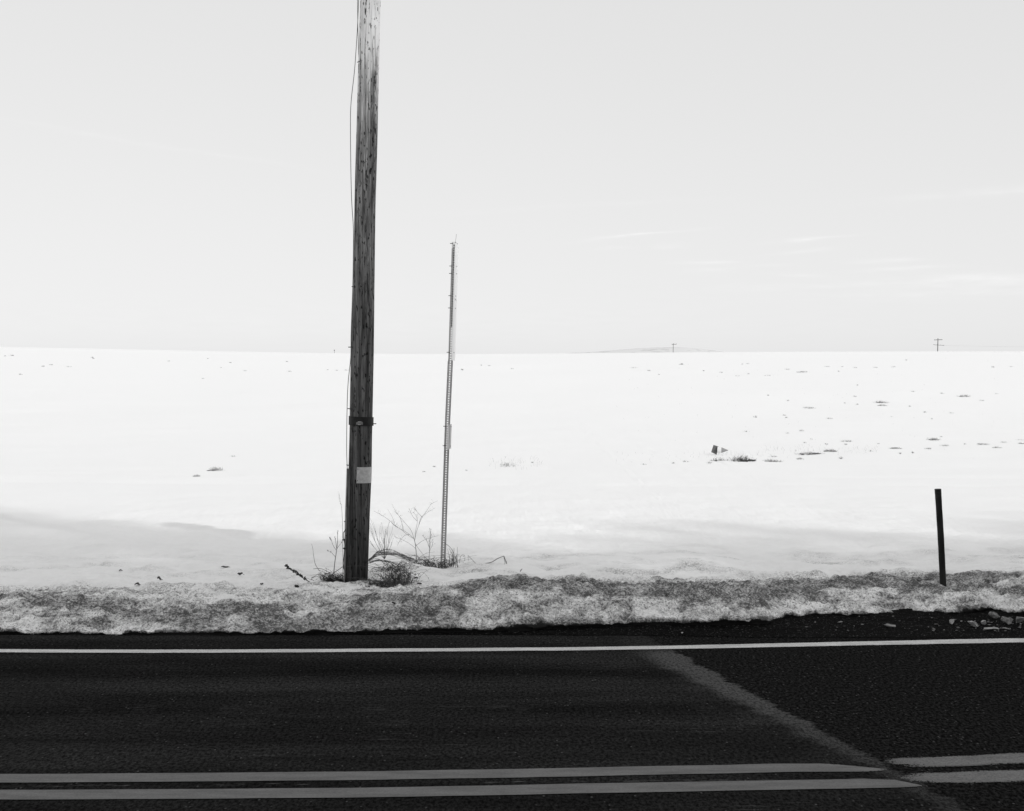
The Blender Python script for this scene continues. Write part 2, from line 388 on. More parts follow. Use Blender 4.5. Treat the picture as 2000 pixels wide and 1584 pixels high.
# ------------------------------------------------------------ road
def seam_nodes(t, v):
    sp = N(t, 'ShaderNodeSeparateXYZ'); t.links.new(v, sp.inputs[0])
    w1 = math_(t, 'MULTIPLY', math_(t, 'SUBTRACT', noise(t, mapped(t, v, (.6, 1.5, 1)), 2.2, 8, .72), .5), .30)
    xs_ = math_(t, 'ADD', math_(t, 'MULTIPLY', math_(t, 'SUBTRACT', 10.65, sp.outputs[1]), .262), 1.295)
    return sp, math_(t, 'ADD', math_(t, 'SUBTRACT', sp.outputs[0], xs_), w1)   # >0: old paving
def asphalt():
    m, t, b = mat_base('asphalt', .95, .0)
    tcn = N(t, 'ShaderNodeTexCoord'); v = tcn.outputs['Object']
    sp, sx = seam_nodes(t, v)
    rag = math_(t, 'MULTIPLY', math_(t, 'SUBTRACT', noise(t, mapped(t, v, (4, 22, 1)), 1.0, 5, .8), .5), .26)
    old = remap(t, math_(t, 'ADD', sx, rag), -.02, .02)
    fine = noise(t, mapped(t, v, (1, .55, 1)), 48, 4, .8)
    vo = N(t, 'ShaderNodeTexVoronoi'); vo.inputs['Scale'].default_value = 48; t.links.new(mapped(t, v, (1, .6, 1)), vo.inputs['Vector'])
    stone = remap(t, vo.outputs['Distance'], .12, .42, 1, 0)
    vs = N(t, 'ShaderNodeSeparateColor'); t.links.new(vo.outputs['Color'], vs.inputs[0])
    bright = remap(t, vs.outputs[0], .84, 1.0)
    bright2 = remap(t, vs.outputs[0], .93, 1.0)
    streak = noise(t, mapped(t, v, (.35, 1.7, 1)), 1.4, 5, .6)
    lanes = noise(t, mapped(t, v, (.05, 1.5, 1)), 1.1, 2)
    new_c = math_(t, 'ADD', math_(t, 'MULTIPLY', remap(t, streak, .3, .75), .010), .0125)
    new_c = math_(t, 'MULTIPLY', new_c, remap(t, lanes, .3, .7, .75, 1.35))
    new_c = math_(t, 'MULTIPLY', new_c, remap(t, fine, .36, .64, .35, 1.75))
    new_c = math_(t, 'ADD', new_c, math_(t, 'MULTIPLY', math_(t, 'MULTIPLY', bright2, stone), .07))
    # thin pale scratches along the lane
    scr = noise(t, mapped(t, v, (1.4, 40, 1)), 1.3, 3, .6)
    scm = remap(t, noise(t, mapped(t, v, (.35, 2.4, 1), (3, 1, 0)), 1.0, 2), .54, .68)
    new_c = math_(t, 'ADD', new_c, math_(t, 'MULTIPLY', math_(t, 'MULTIPLY', remap(t, scr, .62, .70), scm), .06))
    old_c = math_(t, 'ADD', math_(t, 'MULTIPLY', remap(t, fine, .40, .66), .026), .0045)
    old_c = math_(t, 'ADD', old_c, math_(t, 'MULTIPLY', math_(t, 'MULTIPLY', bright, stone), .075))
    # rows of broken pale scrapes, one between the centre lines and one along the lane
    for yy, sl, th_, fr, g0_ in ((7.22, .028, .022, 2.4, .52), (8.80, .0, .15, 3.4, .53), (8.45, 0., .13, 3.1, .55)):
        row = math_(t, 'ABSOLUTE', math_(t, 'SUBTRACT', math_(t, 'SUBTRACT', sp.outputs[1], yy), math_(t, 'MULTIPLY', sp.outputs[0], sl)))
        rm = remap(t, row, th_*.4, th_, 1, 0)
        gate = remap(t, noise(t, mapped(t, v, (fr, .4, 1), (yy, 0, 0)), 1.6, 1), g0_, g0_+.10)
        hair = remap(t, noise(t, mapped(t, v, (5, 110, 1)), 1.0, 3, .7), .54, .60)
        new_c = math_(t, 'ADD', new_c, math_(t, 'MULTIPLY', math_(t, 'MULTIPLY', rm, gate), math_(t, 'MULTIPLY', hair, .10 if yy < 8 else .03)))
    col = lerp(t, new_c, old_c, old)
    # pale dust feathered out on the new side of the joint
    dn = noise(t, mapped(t, v, (1, 3, 1)), 2.3, 4, .6)
    dsp = math_(t, 'ADD', sx, math_(t, 'MULTIPLY', math_(t, 'SUBTRACT', dn, .5), .25))
    wdt = remap(t, sp.outputs[1], 7.2, 10.6, .15, .34)
    rel = math_(t, 'DIVIDE', dsp, wdt)
    dust = math_(t, 'MULTIPLY', math_(t, 'POWER', remap(t, rel, -1.25, -.45), 1.4), math_(t, 'SUBTRACT', 1.0, old))
    wedge = math_(t, 'MULTIPLY', remap(t, rel, -3.0, -.6), remap(t, noise(t, v, 1.3, 3), .45, .7))
    dust = math_(t, 'MAXIMUM', dust, math_(t, 'MULTIPLY', math_(t, 'MULTIPLY', wedge, .30), math_(t, 'SUBTRACT', 1.0, old)))
    dust = math_(t, 'MULTIPLY', dust, remap(t, fine, .38, .62, .35, 1.2))
    dust = math_(t, 'MULTIPLY', dust, remap(t, sp.outputs[1], 6.9, 9.6, .35, 1.0))
    dust = math_(t, 'MULTIPLY', dust, remap(t, sp.outputs[1], 10.5, 10.8, 1.0, .15))
    col = lerp(t, col, .10, math_(t, 'MULTIPLY', dust, .9))
    t.links.new(col, b.inputs['Base Color'])
    h = math_(t, 'ADD', math_(t, 'MULTIPLY', stone, lerp(t, .25, 1.0, old)), math_(t, 'MULTIPLY', fine, lerp(t, .3, .5, old)))
    bump(t, b, h, .7, .006)
    return m
r = MB()
rx = [-400, -60, -20, -8, 0, 8, 20, 60, 400]
for i in range(len(rx)-1):
    r.add([(rx[i], 1.6, 0), (rx[i+1], 1.6, 0), (rx[i+1], 12.8, 0), (rx[i], 12.8, 0)], [(0, 1, 2, 3)])
tag(r.build('road', asphalt()), kind='structure')

def paint(name, c, lo, wear, ragged):
    m, t, b = mat_base(name, .9, .02)
    tcn = N(t, 'ShaderNodeTexCoord'); v = tcn.outputs['Object']
    n = noise(t, v, 90, 4, .7); n2 = noise(t, mapped(t, v, (1, 5, 1)), 2.6, 5, .65)
    col = math_(t, 'MULTIPLY', remap(t, n, .25, .75, lo, 1.12), c)
    col = math_(t, 'MULTIPLY', col, remap(t, n2, .3, .7, .8, 1.1))
    t.links.new(col, b.inputs['Base Color'])
    # worn through to the asphalt in specks, and more so at the edges (edge attribute)
    at = N(t, 'ShaderNodeAttribute'); at.attribute_name = 'dirt'
    e = math_(t, 'ADD', math_(t, 'MULTIPLY', at.outputs['Fac'], ragged), math_(t, 'ADD', math_(t, 'MULTIPLY', n, .6), math_(t, 'MULTIPLY', n2, .55)))
    al = remap(t, e, wear, wear+.05, 1, 0)
    t.links.new(al, b.inputs['Alpha'])
    return m
M_white = paint('white road paint', .68, .6, .86, .40)
M_yel = paint('centre line paint', .18, .8, .95, .30)
M_yel_old = paint('worn centre line paint', .23, .45, .70, .22)
def line(name, pts, mat, z=.004, slant=0):
    """pts: px, py of the centre and thickness in photo pixels, laid on the road"""
    ctr = []
    for px, py, th in pts:
        x, y = RP(px, py); ctr.append((x, y, th*y*y/(CH*FPX)))
    ctr = np.array(ctr)
    n = max(40, int((ctr[-1, 0]-ctr[0, 0])/.05)); n = min(n, 3000)
    X = np.linspace(ctr[0, 0], ctr[-1, 0], n)
    Y = np.interp(X, ctr[:, 0], ctr[:, 1]); Wd = np.interp(X, ctr[:, 0], ctr[:, 2])
    k = 21
    if n > 3*k:
        pad = np.pad(Y, k//2, mode='reflect', reflect_type='odd'); Y = np.convolve(pad, np.ones(k)/k, 'valid')
    off = np.linspace(-.5, .5, 7)
    XX = np.repeat(X[None], 7, 0)
    YY = Y[None]+off[:, None]*Wd[None]*1.12
    YY = YY+(fbm(XX*2.5, XX*0+pts[0][1], 3, 7)-.5)*.012
    E = np.repeat((np.abs(off)*2)[:, None]**5, n, 1)
    if slant:
        XX = XX+slant*off[:, None]*np.exp(-((X-X[-1 if slant > 0 or slant < 0 and pts[0][0] < 0 else 0])/.5)**2)[None]
        endX = X[-1] if pts[0][0] < 0 else X[0]
        E = E+.9*np.exp(-(np.abs(X-endX)/.14)**1.2)[None]
    return tag(grid_mesh(name, XX, YY, np.full_like(XX, z), mat, E), kind='structure')
line('edge_line', [(-9000, 1271, 6), (-1500, 1271.5, 6), (0, 1271.8, 6), (300, 1273, 6), (700, 1271, 6), (1000, 1269, 6), (1200, 1267, 6), (1400, 1263.5, 6.5), (1600, 1259, 7), (2000, 1251, 8), (3500, 1225, 8)], M_white)
line('centre_line', [(-9000, 1535, 15), (-1500, 1527, 15), (0, 1521.7, 15), (700, 1516.5, 15), (1200, 1508, 15), (1600, 1499, 14), (1650, 1498, 14), (1678, 1499, 12), (1698, 1500, 8)], M_yel, .004, -.25)
line('centre_line', [(-9000, 1570, 17), (-1500, 1559, 17), (0, 1553.6, 17), (700, 1549.8, 17), (1200, 1540, 17), (1600, 1533, 16), (1720, 1531, 15), (1775, 1530, 13)], M_yel, .004, -.15)
line('centre_line', [(1738, 1492, 18), (2000, 1482, 19), (3500, 1425, 19)], M_yel_old, .0045, -.1)
line('centre_line', [(1764, 1523.5, 20), (2000, 1516, 22), (3500, 1470, 22)], M_yel_old, .0045, -.1)

# muddy verge between road edge and snow on the right
ms, t, b = mat_base('wet dark soil', .9, .02)
tcn = N(t, 'ShaderNodeTexCoord'); v = tcn.outputs['Object']
f1 = noise(t, v, 30, 5, .75)
t.links.new(math_(t, 'ADD', remap(t, f1, .4, .68, .0015, .008), math_(t, 'MULTIPLY', remap(t, noise(t, mapped(t, v, (1, .6, 1)), 60, 2), .62, .68), .06)), b.inputs['Base Color'])
bump(t, b, f1, .8, .02)
vx = np.linspace(-6.5, 8, 700); vt = np.linspace(0, 1, 26)
VX, VT = np.meshgrid(vx, vt)
near = np.interp(VX, [-6.5, -1.6, -.5, .6, 2.0, 3.0, 4.5, 8], [11.33, 11.33, 11.33, 11.30, 11.22, 11.20, 11.16, 11.16])+.06*(fbm(VX*2.2, VX*0, 4, 15)-.5)
VY = near+(front(VX)+.30-near)*VT
VZ = .005+.022*(fbm(VX*9, VY*9, 4, 25)-.35)*ss(0, .55, VT)*ss(.2, 2.6, VX)
tag(grid_mesh('road_verge', VX, VY, VZ, ms), kind='structure')

# ------------------------------------------------------------ wooden utility pole
def wood():
    m, t, b = mat_base('weathered pole wood with sun tone', .85, .12)
    tcn = N(t, 'ShaderNodeTexCoord'); v = tcn.outputs['Object']
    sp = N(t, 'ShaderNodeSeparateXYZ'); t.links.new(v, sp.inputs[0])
    wv = N(t, 'ShaderNodeVectorMath', operation='ADD')
    g1 = noise(t, mapped(t, v, (26, 26, .7)), 1.0, 6, .7, .6)
    g2 = noise(t, mapped(t, v, (70, 70, 3)), 1.0, 4, .7)
    g3 = noise(t, mapped(t, v, (13, 13, 1.1)), 1.0, 5, .65, 1.)
    spots = noise(t, mapped(t, v, (48, 48, 15)), 1.0, 2, .5)
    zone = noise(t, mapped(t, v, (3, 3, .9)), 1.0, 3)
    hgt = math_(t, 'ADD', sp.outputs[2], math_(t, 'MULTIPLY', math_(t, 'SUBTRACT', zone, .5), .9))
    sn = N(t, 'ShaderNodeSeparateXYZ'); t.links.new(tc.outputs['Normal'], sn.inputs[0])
    hgt = math_(t, 'ADD', hgt, math_(t, 'MULTIPLY', sn.outputs[0], .95))   # right side paler: sunlight put into the wood colour
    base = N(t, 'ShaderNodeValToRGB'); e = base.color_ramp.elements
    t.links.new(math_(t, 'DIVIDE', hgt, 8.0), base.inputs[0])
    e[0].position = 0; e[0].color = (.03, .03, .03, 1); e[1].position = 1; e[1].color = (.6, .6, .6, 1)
    for p_, c_ in ((.06, .052), (.14, .095), (.22, .125), (.36, .175), (.46, .22), (.54, .30), (.61, .62), (.68, 1.3), (.80, 1.6)):  # creosote-dark foot, bleached top; the top's sunlit white is put into the colour
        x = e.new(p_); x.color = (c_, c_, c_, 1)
    c = math_(t, 'MULTIPLY', base.outputs[0], remap(t, g1, .35, .65, .45, 1.5))
    c = math_(t, 'MULTIPLY', c, remap(t, g2, .35, .65, .6, 1.35))
    c = math_(t, 'MULTIPLY', c, remap(t, g3, .35, .44, .5, 1.0))
    c = math_(t, 'MULTIPLY', c, remap(t, spots, .60, .66, 1.0, .12))
    c = math_(t, 'MINIMUM', c, .88)
    t.links.new(c, b.inputs['Base Color'])
    h = math_(t, 'ADD', math_(t, 'MULTIPLY', g1, .7), math_(t, 'ADD', math_(t, 'MULTIPLY', remap(t, g3, .34, .45), .8), math_(t, 'MULTIPLY', g2, .35)))
    bump(t, b, h, .9, .012)
    return m
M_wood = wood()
M_black = grey('black painted steel', .006, .014, 30, .55, .3)
M_wire = grey('dull wire', .10, .18, 20, .6, .3)
M_tin = grey('dull aluminium plate', .42, .58, 30, .6, .3)
M_guard = grey('grey plastic wire guard', .30, .40, 12, .7, .25)
M_zinc = grey('galvanised steel', .42, .56, 40, .6, .3)
M_rust = grey('rusty steel', .03, .07, 40, .8, .2)
DP = 13.0
prof = np.array([(-1100, 733, 776, 0), (-300, 712, 751, 0), (0, 704, 743, 0), (200, 698, 738.5, 0), (400, 692, 733, 0), (560, 689, 731, 0), (690, 685.5, 730, 0), (830, 683, 727.5, 0), (930, 680, 725, 0), (1000, 677.5, 722, 0), (1140, 674, 717.5, 0), (1200, 672, 716, 0)], float)
def pole_c(py):
    l = np.interp(py, prof[:, 0], prof[:, 1]); rr = np.interp(py, prof[:, 0], prof[:, 2])
    q = P(float((l+rr)/2), float(py), DP); return q, float((rr-l)/2*DP/FPX)
pole = thing('utility_pole', 'tall weathered wooden utility pole standing in the snow bank beside the road', 'utility pole', PB)
NR, NA = 420, 112
pys = np.linspace(-1100, 1175, NR); th = np.linspace(0, 2*np.pi, NA, endpoint=False)
pv = []
for i, py in enumerate(pys):
    c_, r_ = pole_c(py)
    z = c_.z
    a2 = th+.10*z+.06*math.sin(z*1.7)
    d_ = (vnoise(np.cos(a2)*9+20, np.sin(a2)*9+z*.25, 101)-.5)*.006
    cr = vnoise(np.cos(a2)*13+50, np.sin(a2)*13+z*.35, 103)
    d_ = d_-.009*np.exp(-((cr-.5)/.045)**2)*(vnoise(np.cos(a2)*3+5, np.sin(a2)*3+z*.8, 104) > .42)
    d_ = d_+(vnoise(np.cos(a2)*2+9, np.sin(a2)*2+z*2.2, 105)-.5)*.004
    # knot
    kd = np.abs((a2-0.10*z-.06*math.sin(z*1.7)-R(262)+np.pi) % (2*np.pi)-np.pi)*r_
    kz = z-P(706, 560, DP).z
    kn = np.hypot(kd, kz*.8)
    d_ = d_+.005*np.exp(-(kn/.035)**2)-.03*np.exp(-(kn/.012)**2)
    rr = r_*1.0+d_
    for k in range(NA):
        pv.append((c_.x+rr[k]*math.cos(th[k]), c_.y+rr[k]*math.sin(th[k]), z))
pf = [(i*NA+k, (i+1)*NA+k, (i+1)*NA+(k+1) % NA, i*NA+(k+1) % NA) for i in range(NR-1) for k in range(NA)]
pf.append(tuple(range(NA)))
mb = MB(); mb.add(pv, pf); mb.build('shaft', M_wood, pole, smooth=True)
kn = MB(); q, rr = pole_c(560); a = R(262); kc = q+Vector((math.cos(a), math.sin(a), 0))*(rr-.012)
kn.blob(kc, (.010, .006, .014), 3, 2, .2); kn.build('knot', M_black, pole)

def on_pole(py, deg, out=0.):
    q, rr = pole_c(py); a = R(deg); return q+Vector((math.cos(a), math.sin(a), 0))*(rr+out)
def shell(mb, py0, py1, a0, a1, out, thick, slope=0, na=24):
    """curved plate bent round the pole between two heights and two bearings"""
    vs = []
    for o_ in (out, out+thick):
        for j in range(na+1):
            a = a0+(a1-a0)*j/na
            for py in (py0, py1):
                vs.append(on_pole(py+slope*j/na, a, o_))
    M = 2*(na+1); fs = []
    for j in range(na):
        fs.append((j*2, j*2+2, j*2+3, j*2+1)[::-1]); fs.append((M+j*2, M+j*2+2, M+j*2+3, M+j*2+1))
        fs.append((j*2, j*2+2, M+j*2+2, M+j*2)); fs.append((j*2+1, M+j*2+1, M+j*2+3, j*2+3))
    fs.append((0, M, M+1, 1)); fs.append((na*2, na*2+1, M+na*2+1, M+na*2))
    mb.add(vs, fs)
# black strap with its worn pale lettering patch, strap bolt to the right
mb = MB(); shell(mb, 812, 829, 168, 372, .004, .006, 3, 40); strap = mb.build('strap', M_black, pole)
tag(strap, 'black metal strap')
mb = MB()
for k in range(9):
    w = .9 if k in (0, 8) else 1.4
    a0 = 254+k*3.6
    top = 822.6 + (1.2 if k in (0, 1, 8) else 0); shell(mb, top, 828.6, a0, a0+w, .0108, .0012, 0, 2)
shell(mb, 822.4, 823.4, 261, 276, .0108, .0012, 0, 6); shell(mb, 827.8, 828.8, 262, 275, .0108, .0012, 0, 6)
mb.build('stamped_mark', M_zinc, strap)
mb = MB(); q, rr = pole_c(827.5); x0 = q.x+rr
mb.tube([(x0-.01, q.y, q.z), (x0+.03, q.y-.005, q.z-.001), (x0+.036, q.y-.005, q.z+.004)], [.005, .004, .005], 8); mb.build('bolt', M_rust, pole)
mb = MB(); c0 = on_pole(806, 262, 0); mb.blob(c0, (.010, .006, .012), 4, 2, .1); mb.build('bolt', M_black, pole)
# pale number plate folded round the right-hand side
mb = MB(); shell(mb, 911, 942, 262, 372, .003, .0015, .6, 20); plate = mb.build('plate', M_tin, pole)
tag(plate, 'pale blank metal plate')
for py in (914.5, 937):
    mb = MB(); mb.blob(on_pole(py, 267, .006), (.0065, .004, .0065), 2, 2, .05); mb.build('nail', M_black, plate)
# grey guard strip up the left side, wire loops and staples
mb = MB(); pts = [on_pole(py, 183, .006) for py in np.linspace(915, 1160, 20)]
mb.tube(pts, .0115, 10); mb.build('wire_guard', M_guard, pole, smooth=True)
def wpath(lst, dd=DP-.02, n=60):
    """smooth path through photo pixels at the pole's distance"""
    ys_ = np.linspace(lst[0][1], lst[-1][1], n)
    a = np.array(lst, float); xx = np.interp(ys_, a[:, 1], a[:, 0])
    k = 5; pad = np.pad(xx, k//2, mode='edge'); xx = np.convolve(pad, np.ones(k)/k, 'valid')
    return [P(float(x), float(y), dd) for x, y in zip(xx, ys_)]
mb = MB()
mb.tube(wpath([(735, -1000), (703, -120), (700.5, 0), (698, 60), (692.5, 140), (687.5, 180), (684.5, 210), (684.5, 270), (685.5, 350), (687, 400), (690.5, 443), (690.3, 480), (689, 560), (686, 640), (685, 676), (686, 690), (684.5, 712), (682, 722), (679.5, 750), (678, 790), (677.2, 840), (677.0, 880), (678, 915), (679.5, 935), (678, 960), (676.5, 990)], n=220), .0033, 6)
mb.build('ground_wire', M_wire, pole)
mb = MB()
mb.tube(wpath([(728, -900), (697.5, -100), (697.8, 0), (699, 40), (699, 70), (701.0, 115)], n=60), .0028, 6)
mb.build('ground_wire', M_wire, pole)
for py, ln in ((678, 5), (798, 4), (908, 3.5), (122, 2), (560, 1.5)):
    mb = MB(); q, rr = pole_c(py)
    x0 = q.x-rr-ln*DP/FPX
    mb.tube([(x0, q.y-.01, q.z), (q.x-rr*.75, q.y-rr*.66-.003, q.z-.001)], .0045, 6); mb.build('staple', M_black, pole)
# climbing vine/cord loop with dark knobs
mb = MB(); mb.tube([P(675, 1034, 12.98), P(670.5, 1041, 12.97), P(670.5, 1050, 12.97), P(672.5, 1058, 12.97), P(674, 1066, 12.98), P(673, 1076, 12.98), P(671.5, 1090, 12.97), P(670, 1100, 12.97), P(671.5, 1112, 12.98)], .004, 6)
mb.build('cord', M_black, pole)
for px, py, s_ in ((671, 1054, .016), (671.8, 1071.5, .014), (673.5, 1018.5, .008), (676, 1046.5, .008)):
    mb = MB(); mb.blob(P(px, py, 12.97), (s_*1.1, s_, s_*.85), int(py), 2, .1); mb.build('knob', M_black, pole, smooth=True)

# ------------------------------------------------------------ perforated steel sign post
DS = 13.94
SB = P(865, 1108, DS)
sp_ = thing('sign_post', 'thin leaning perforated steel sign post seen edge-on, right of the wooden pole', 'sign post', SB)
def sx(py): return float(np.interp(py, [440, 475, 700, 830, 1000, 1130], [888, 887, 880, 874, 868.5, 864.3]))
def channel(mb, py0, py1, w, dd, xo=0., flange=.016, hole=None):
    hole = (.5-.0062/w, .5+.0062/w)
    """perforated U channel: web with one square hole per inch, two folded sides"""
    z0 = P(0, py1, dd).z; z1 = P(0, py0, dd).z
    dz = .0254; z0 = math.floor(z0/dz)*dz; n = int(round((z1-z0)/dz)); z1 = z0+n*dz
    def at(z, u, yo):
        py = HY+(CH-z)*FPX/dd
        return Vector(((sx(py)-1000)*dd/FPX+xo+(u-.5)*w, dd+yo, z))
    us = [0, hole[0], hole[1], 1]
    for i in range(n):
        a = z0+i*dz; zs = [a, a+dz*.24, a+dz*.76, a+dz]
        for r_ in range(3):
            for c_ in range(3):
                if r_ == 1 and c_ == 1:
                    for (ua, za, ub, zb) in ((us[1], zs[1], us[1], zs[2]), (us[2], zs[2], us[2], zs[1]), (us[1], zs[2], us[2], zs[2]), (us[2], zs[1], us[1], zs[1])):
                        mb.add([at(za, ua, 0), at(zb, ub, 0), at(zb, ub, .003), at(za, ua, .003)], [(0, 1, 2, 3)])
                    continue
                for yo in (0, .003):
                    mb.add([at(zs[r_], us[c_], yo), at(zs[r_], us[c_+1], yo), at(zs[r_+1], us[c_+1], yo), at(zs[r_+1], us[c_], yo)], [(0, 1, 2, 3)])
    for u in (0, 1):
        sg = -1 if u == 0 else 1
        for q0, q1 in (((u, .003), (u+sg*.22, -flange)),):
            vs = []
            for z in np.linspace(z0, z1, 12):
                vs += [at(z, q0[0], q0[1]), at(z, q1[0], q1[1]), at(z, q1[0]+sg*.05, q1[1]), at(z, q0[0]+sg*.05, q0[1])]
            fs = []
            for i in range(11):
                for k in range(4): fs.append((i*4+k, i*4+(k+1) % 4, i*4+4+(k+1) % 4, i*4+4+k))
            mb.add(vs, fs)
mb = MB(); channel(mb, 474, 880, .030, DS, 0); mb.build('upper_channel', grey('bright galvanised steel', .58, .72, 40, .6, .3), sp_)
mb = MB(); channel(mb, 703, 1128, .036, DS+.012, 0); mb.build('lower_channel', M_zinc, sp_)
mb = MB(); pts = [P(sx(y), y, DS+.010) for y in np.linspace(476, 640, 6)]
for a_, b_ in zip(pts[:-1], pts[1:]):
    mb.add([a_+Vector((-.0066, 0, 0)), a_+Vector((.0066, 0, 0)), b_+Vector((.0066, 0, 0)), b_+Vector((-.0066, 0, 0))], [(0, 1, 2, 3)])
    mb.add([a_+Vector((-.0066, .004, 0)), a_+Vector((.0066, .004, 0)), b_+Vector((.0066, .004, 0)), b_+Vector((-.0066, .004, 0))], [(0, 1, 2, 3)])
mb.build('added_hole_backing', grey('dark hole backing', .03, .06, 30, .7, .2), sp_)  # added dark strip that gives the upper holes their shade
M_panel = grey('white sign sheet', .88, .92, 6, .5, .3)
def panel(name, py0, py1, dx0, dx1, width, mat):
    """sign sheet facing along the road to the right, seen almost edge-on"""
    mb = MB()
    a0 = P(sx(py0)+dx0, py0, DS); a1 = P(sx(py1)+dx0, py1, DS)
    yaw = math.atan2((dx1-dx0)*DS/FPX, width)
    e = Vector((math.sin(yaw), math.cos(yaw), 0))*width
    th_ = Vector((.003, 0, 0))
    st = a0-e*.5, a1-e*.5
    vs = [st[0], st[0]+e, st[1]+e, st[1], st[0]+th_, st[0]+e+th_, st[1]+e+th_, st[1]+th_]
    mb.add(vs, [(0, 1, 2, 3), (7, 6, 5, 4), (0, 4, 5, 1), (1, 5, 6, 2), (2, 6, 7, 3), (3, 7, 4, 0)])
    return mb.build(name, mat, sp_)
panel('sign_panel', 478, 704, 5.0, 8.5, .45, M_panel)
panel('small_sign_panel', 829, 877, 4.0, 9.5, .22, grey('pale sign sheet', .50, .60, 12, .5, .3))
for py in (475.5, 519.5, 534, 577.5, 601.5, 688, 832.5, 870.5):
    mb = MB(); c0 = P(sx(py)-8, py, DS-.02); c1 = P(sx(py)-2, py, DS-.02)
    mb.tube([c0, c1], .0035, 6); mb.build('bolt', M_rust, sp_)
    if py < 830 or py > 0:
        mb = MB(); k = 6.2 if py < 800 else 7
        mb.blob(P(sx(py)+k, py+.5, DS-.25 if py < 800 else DS-.14), (.006, .006, .008), 5, 1, .05); mb.build('bolt_head', M_rust, sp_)
mb = MB(); mb.tube([P(888.5, 478, DS), P(890.5, 466, DS), P(891.3, 457, DS)], .0016, 5); mb.build('loose_wire', M_wire, sp_)
mb = MB(); mb.tube([P(886, 581, DS-.03), P(889, 584, DS-.03), P(891, 587, DS-.03)], .003, 5); mb.build('loose_wire', M_wire, sp_)

# ------------------------------------------------------------ short dark marker post
DM = 13.0
mp_ = thing('marker_post', 'short dark steel pipe post sticking out of the snow bank at right', 'post', P(1841, 1131, DM))
def mpx(py): return float(np.interp(py, [955, 1050, 1100, 1150], [1831.8, 1837.6, 1840, 1842.5]))
mb = MB(); pts = [P(mpx(y), y, DM) for y in np.linspace(963, 1150, 24)]
mb.tube(pts, [.0305+.0006*math.sin(i*1.3) for i in range(24)], 28); mb.build('pipe', grey('dark rusty pipe', .008, .022, 14, .7, .2, stretch=(1, 1, .3)), mp_, smooth=True)
mb = MB(); mb.tube([P(mpx(955), 955, DM), P(mpx(964), 964.5, DM)], .0318, 28); mb.build('cap', M_black, mp_)

# ------------------------------------------------------------ dry weeds
M_twig = grey('dry dark stems', .05, .15, 30, .9, .1)
M_stem = grey('dry pale stems', .12, .26, 30, .9, .1)
M_leafy = grey('dead leaves', .02, .06, 30, .9, .1)
def bez(a, b, c, n=10):
    a, b, c = Vector(a), Vector(b), Vector(c)
    return [a*(1-t)**2+b*2*t*(1-t)+c*t*t for t in [i/n for i in range(n+1)]]
def stemline(mb, pts, r0, r1, d=None, n=5):
    """pts: photo pixels (with own distances)"""
    q = [P(*p) if len(p) == 3 else P(p[0], p[1], d) for p in pts]
    m = len(q); out = []
    for i in range(m-1):                            # catmull-rom
        p0, p1, p2, p3 = q[max(i-1, 0)], q[i], q[i+1], q[min(i+2, m-1)]
        for k in range(5):
            t = k/5; out.append(.5*((2*p1)+(p2-p0)*t+(2*p0-5*p1+4*p2-p3)*t*t+(3*p1-p0-3*p2+p3)*t**3))
    out.append(q[-1]); L = len(out)
    mb.tube(out, [r0+(r1-r0)*i/(L-1) for i in range(L)], n)
    return out
def pods(mb, pts, k, s_, rng, spread=.01):
    for _ in range(k):
        p = rng.choice(pts)+Vector((rng.uniform(-spread, spread), rng.uniform(-spread, spread), rng.uniform(-spread, spread)))
        mb.blob(p, (s_*.6, s_*.6, s_*1.1), rng.randrange(999), 1, .2)
def tree_weed(mb, base, up, ln, r0, depth, rng, spread=.5, podm=None):
    """branching dry weed"""
    p = Vector(base); d = Vector(up).normalized(); pts = [p.copy()]
    n = 6
    for i in range(n):
        d = (d+Vector((rng.uniform(-.12, .12), rng.uniform(-.12, .12), rng.uniform(-.06, .06)))).normalized()
        p = p+d*ln/n; pts.append(p.copy())
    mb.tube(pts, [r0*(1-.5*i/n) for i in range(n+1)], 4)
    if podm is not None and depth == 0 and rng.random() < .5:
        podm.blob(pts[-1], (.003, .003, .006), rng.randrange(999), 1, .2)
    if depth > 0:
        for k in range(rng.randint(3, 5)):
            i = rng.randint(2, n)
            sd = (d+Vector((rng.uniform(-1, 1), rng.uniform(-.6, .6), rng.uniform(-.1, .5)))*spread).normalized()
            tree_weed(mb, pts[i], sd, ln*rng.uniform(.4, .7), r0*.55, depth-1, rng, spread, podm)
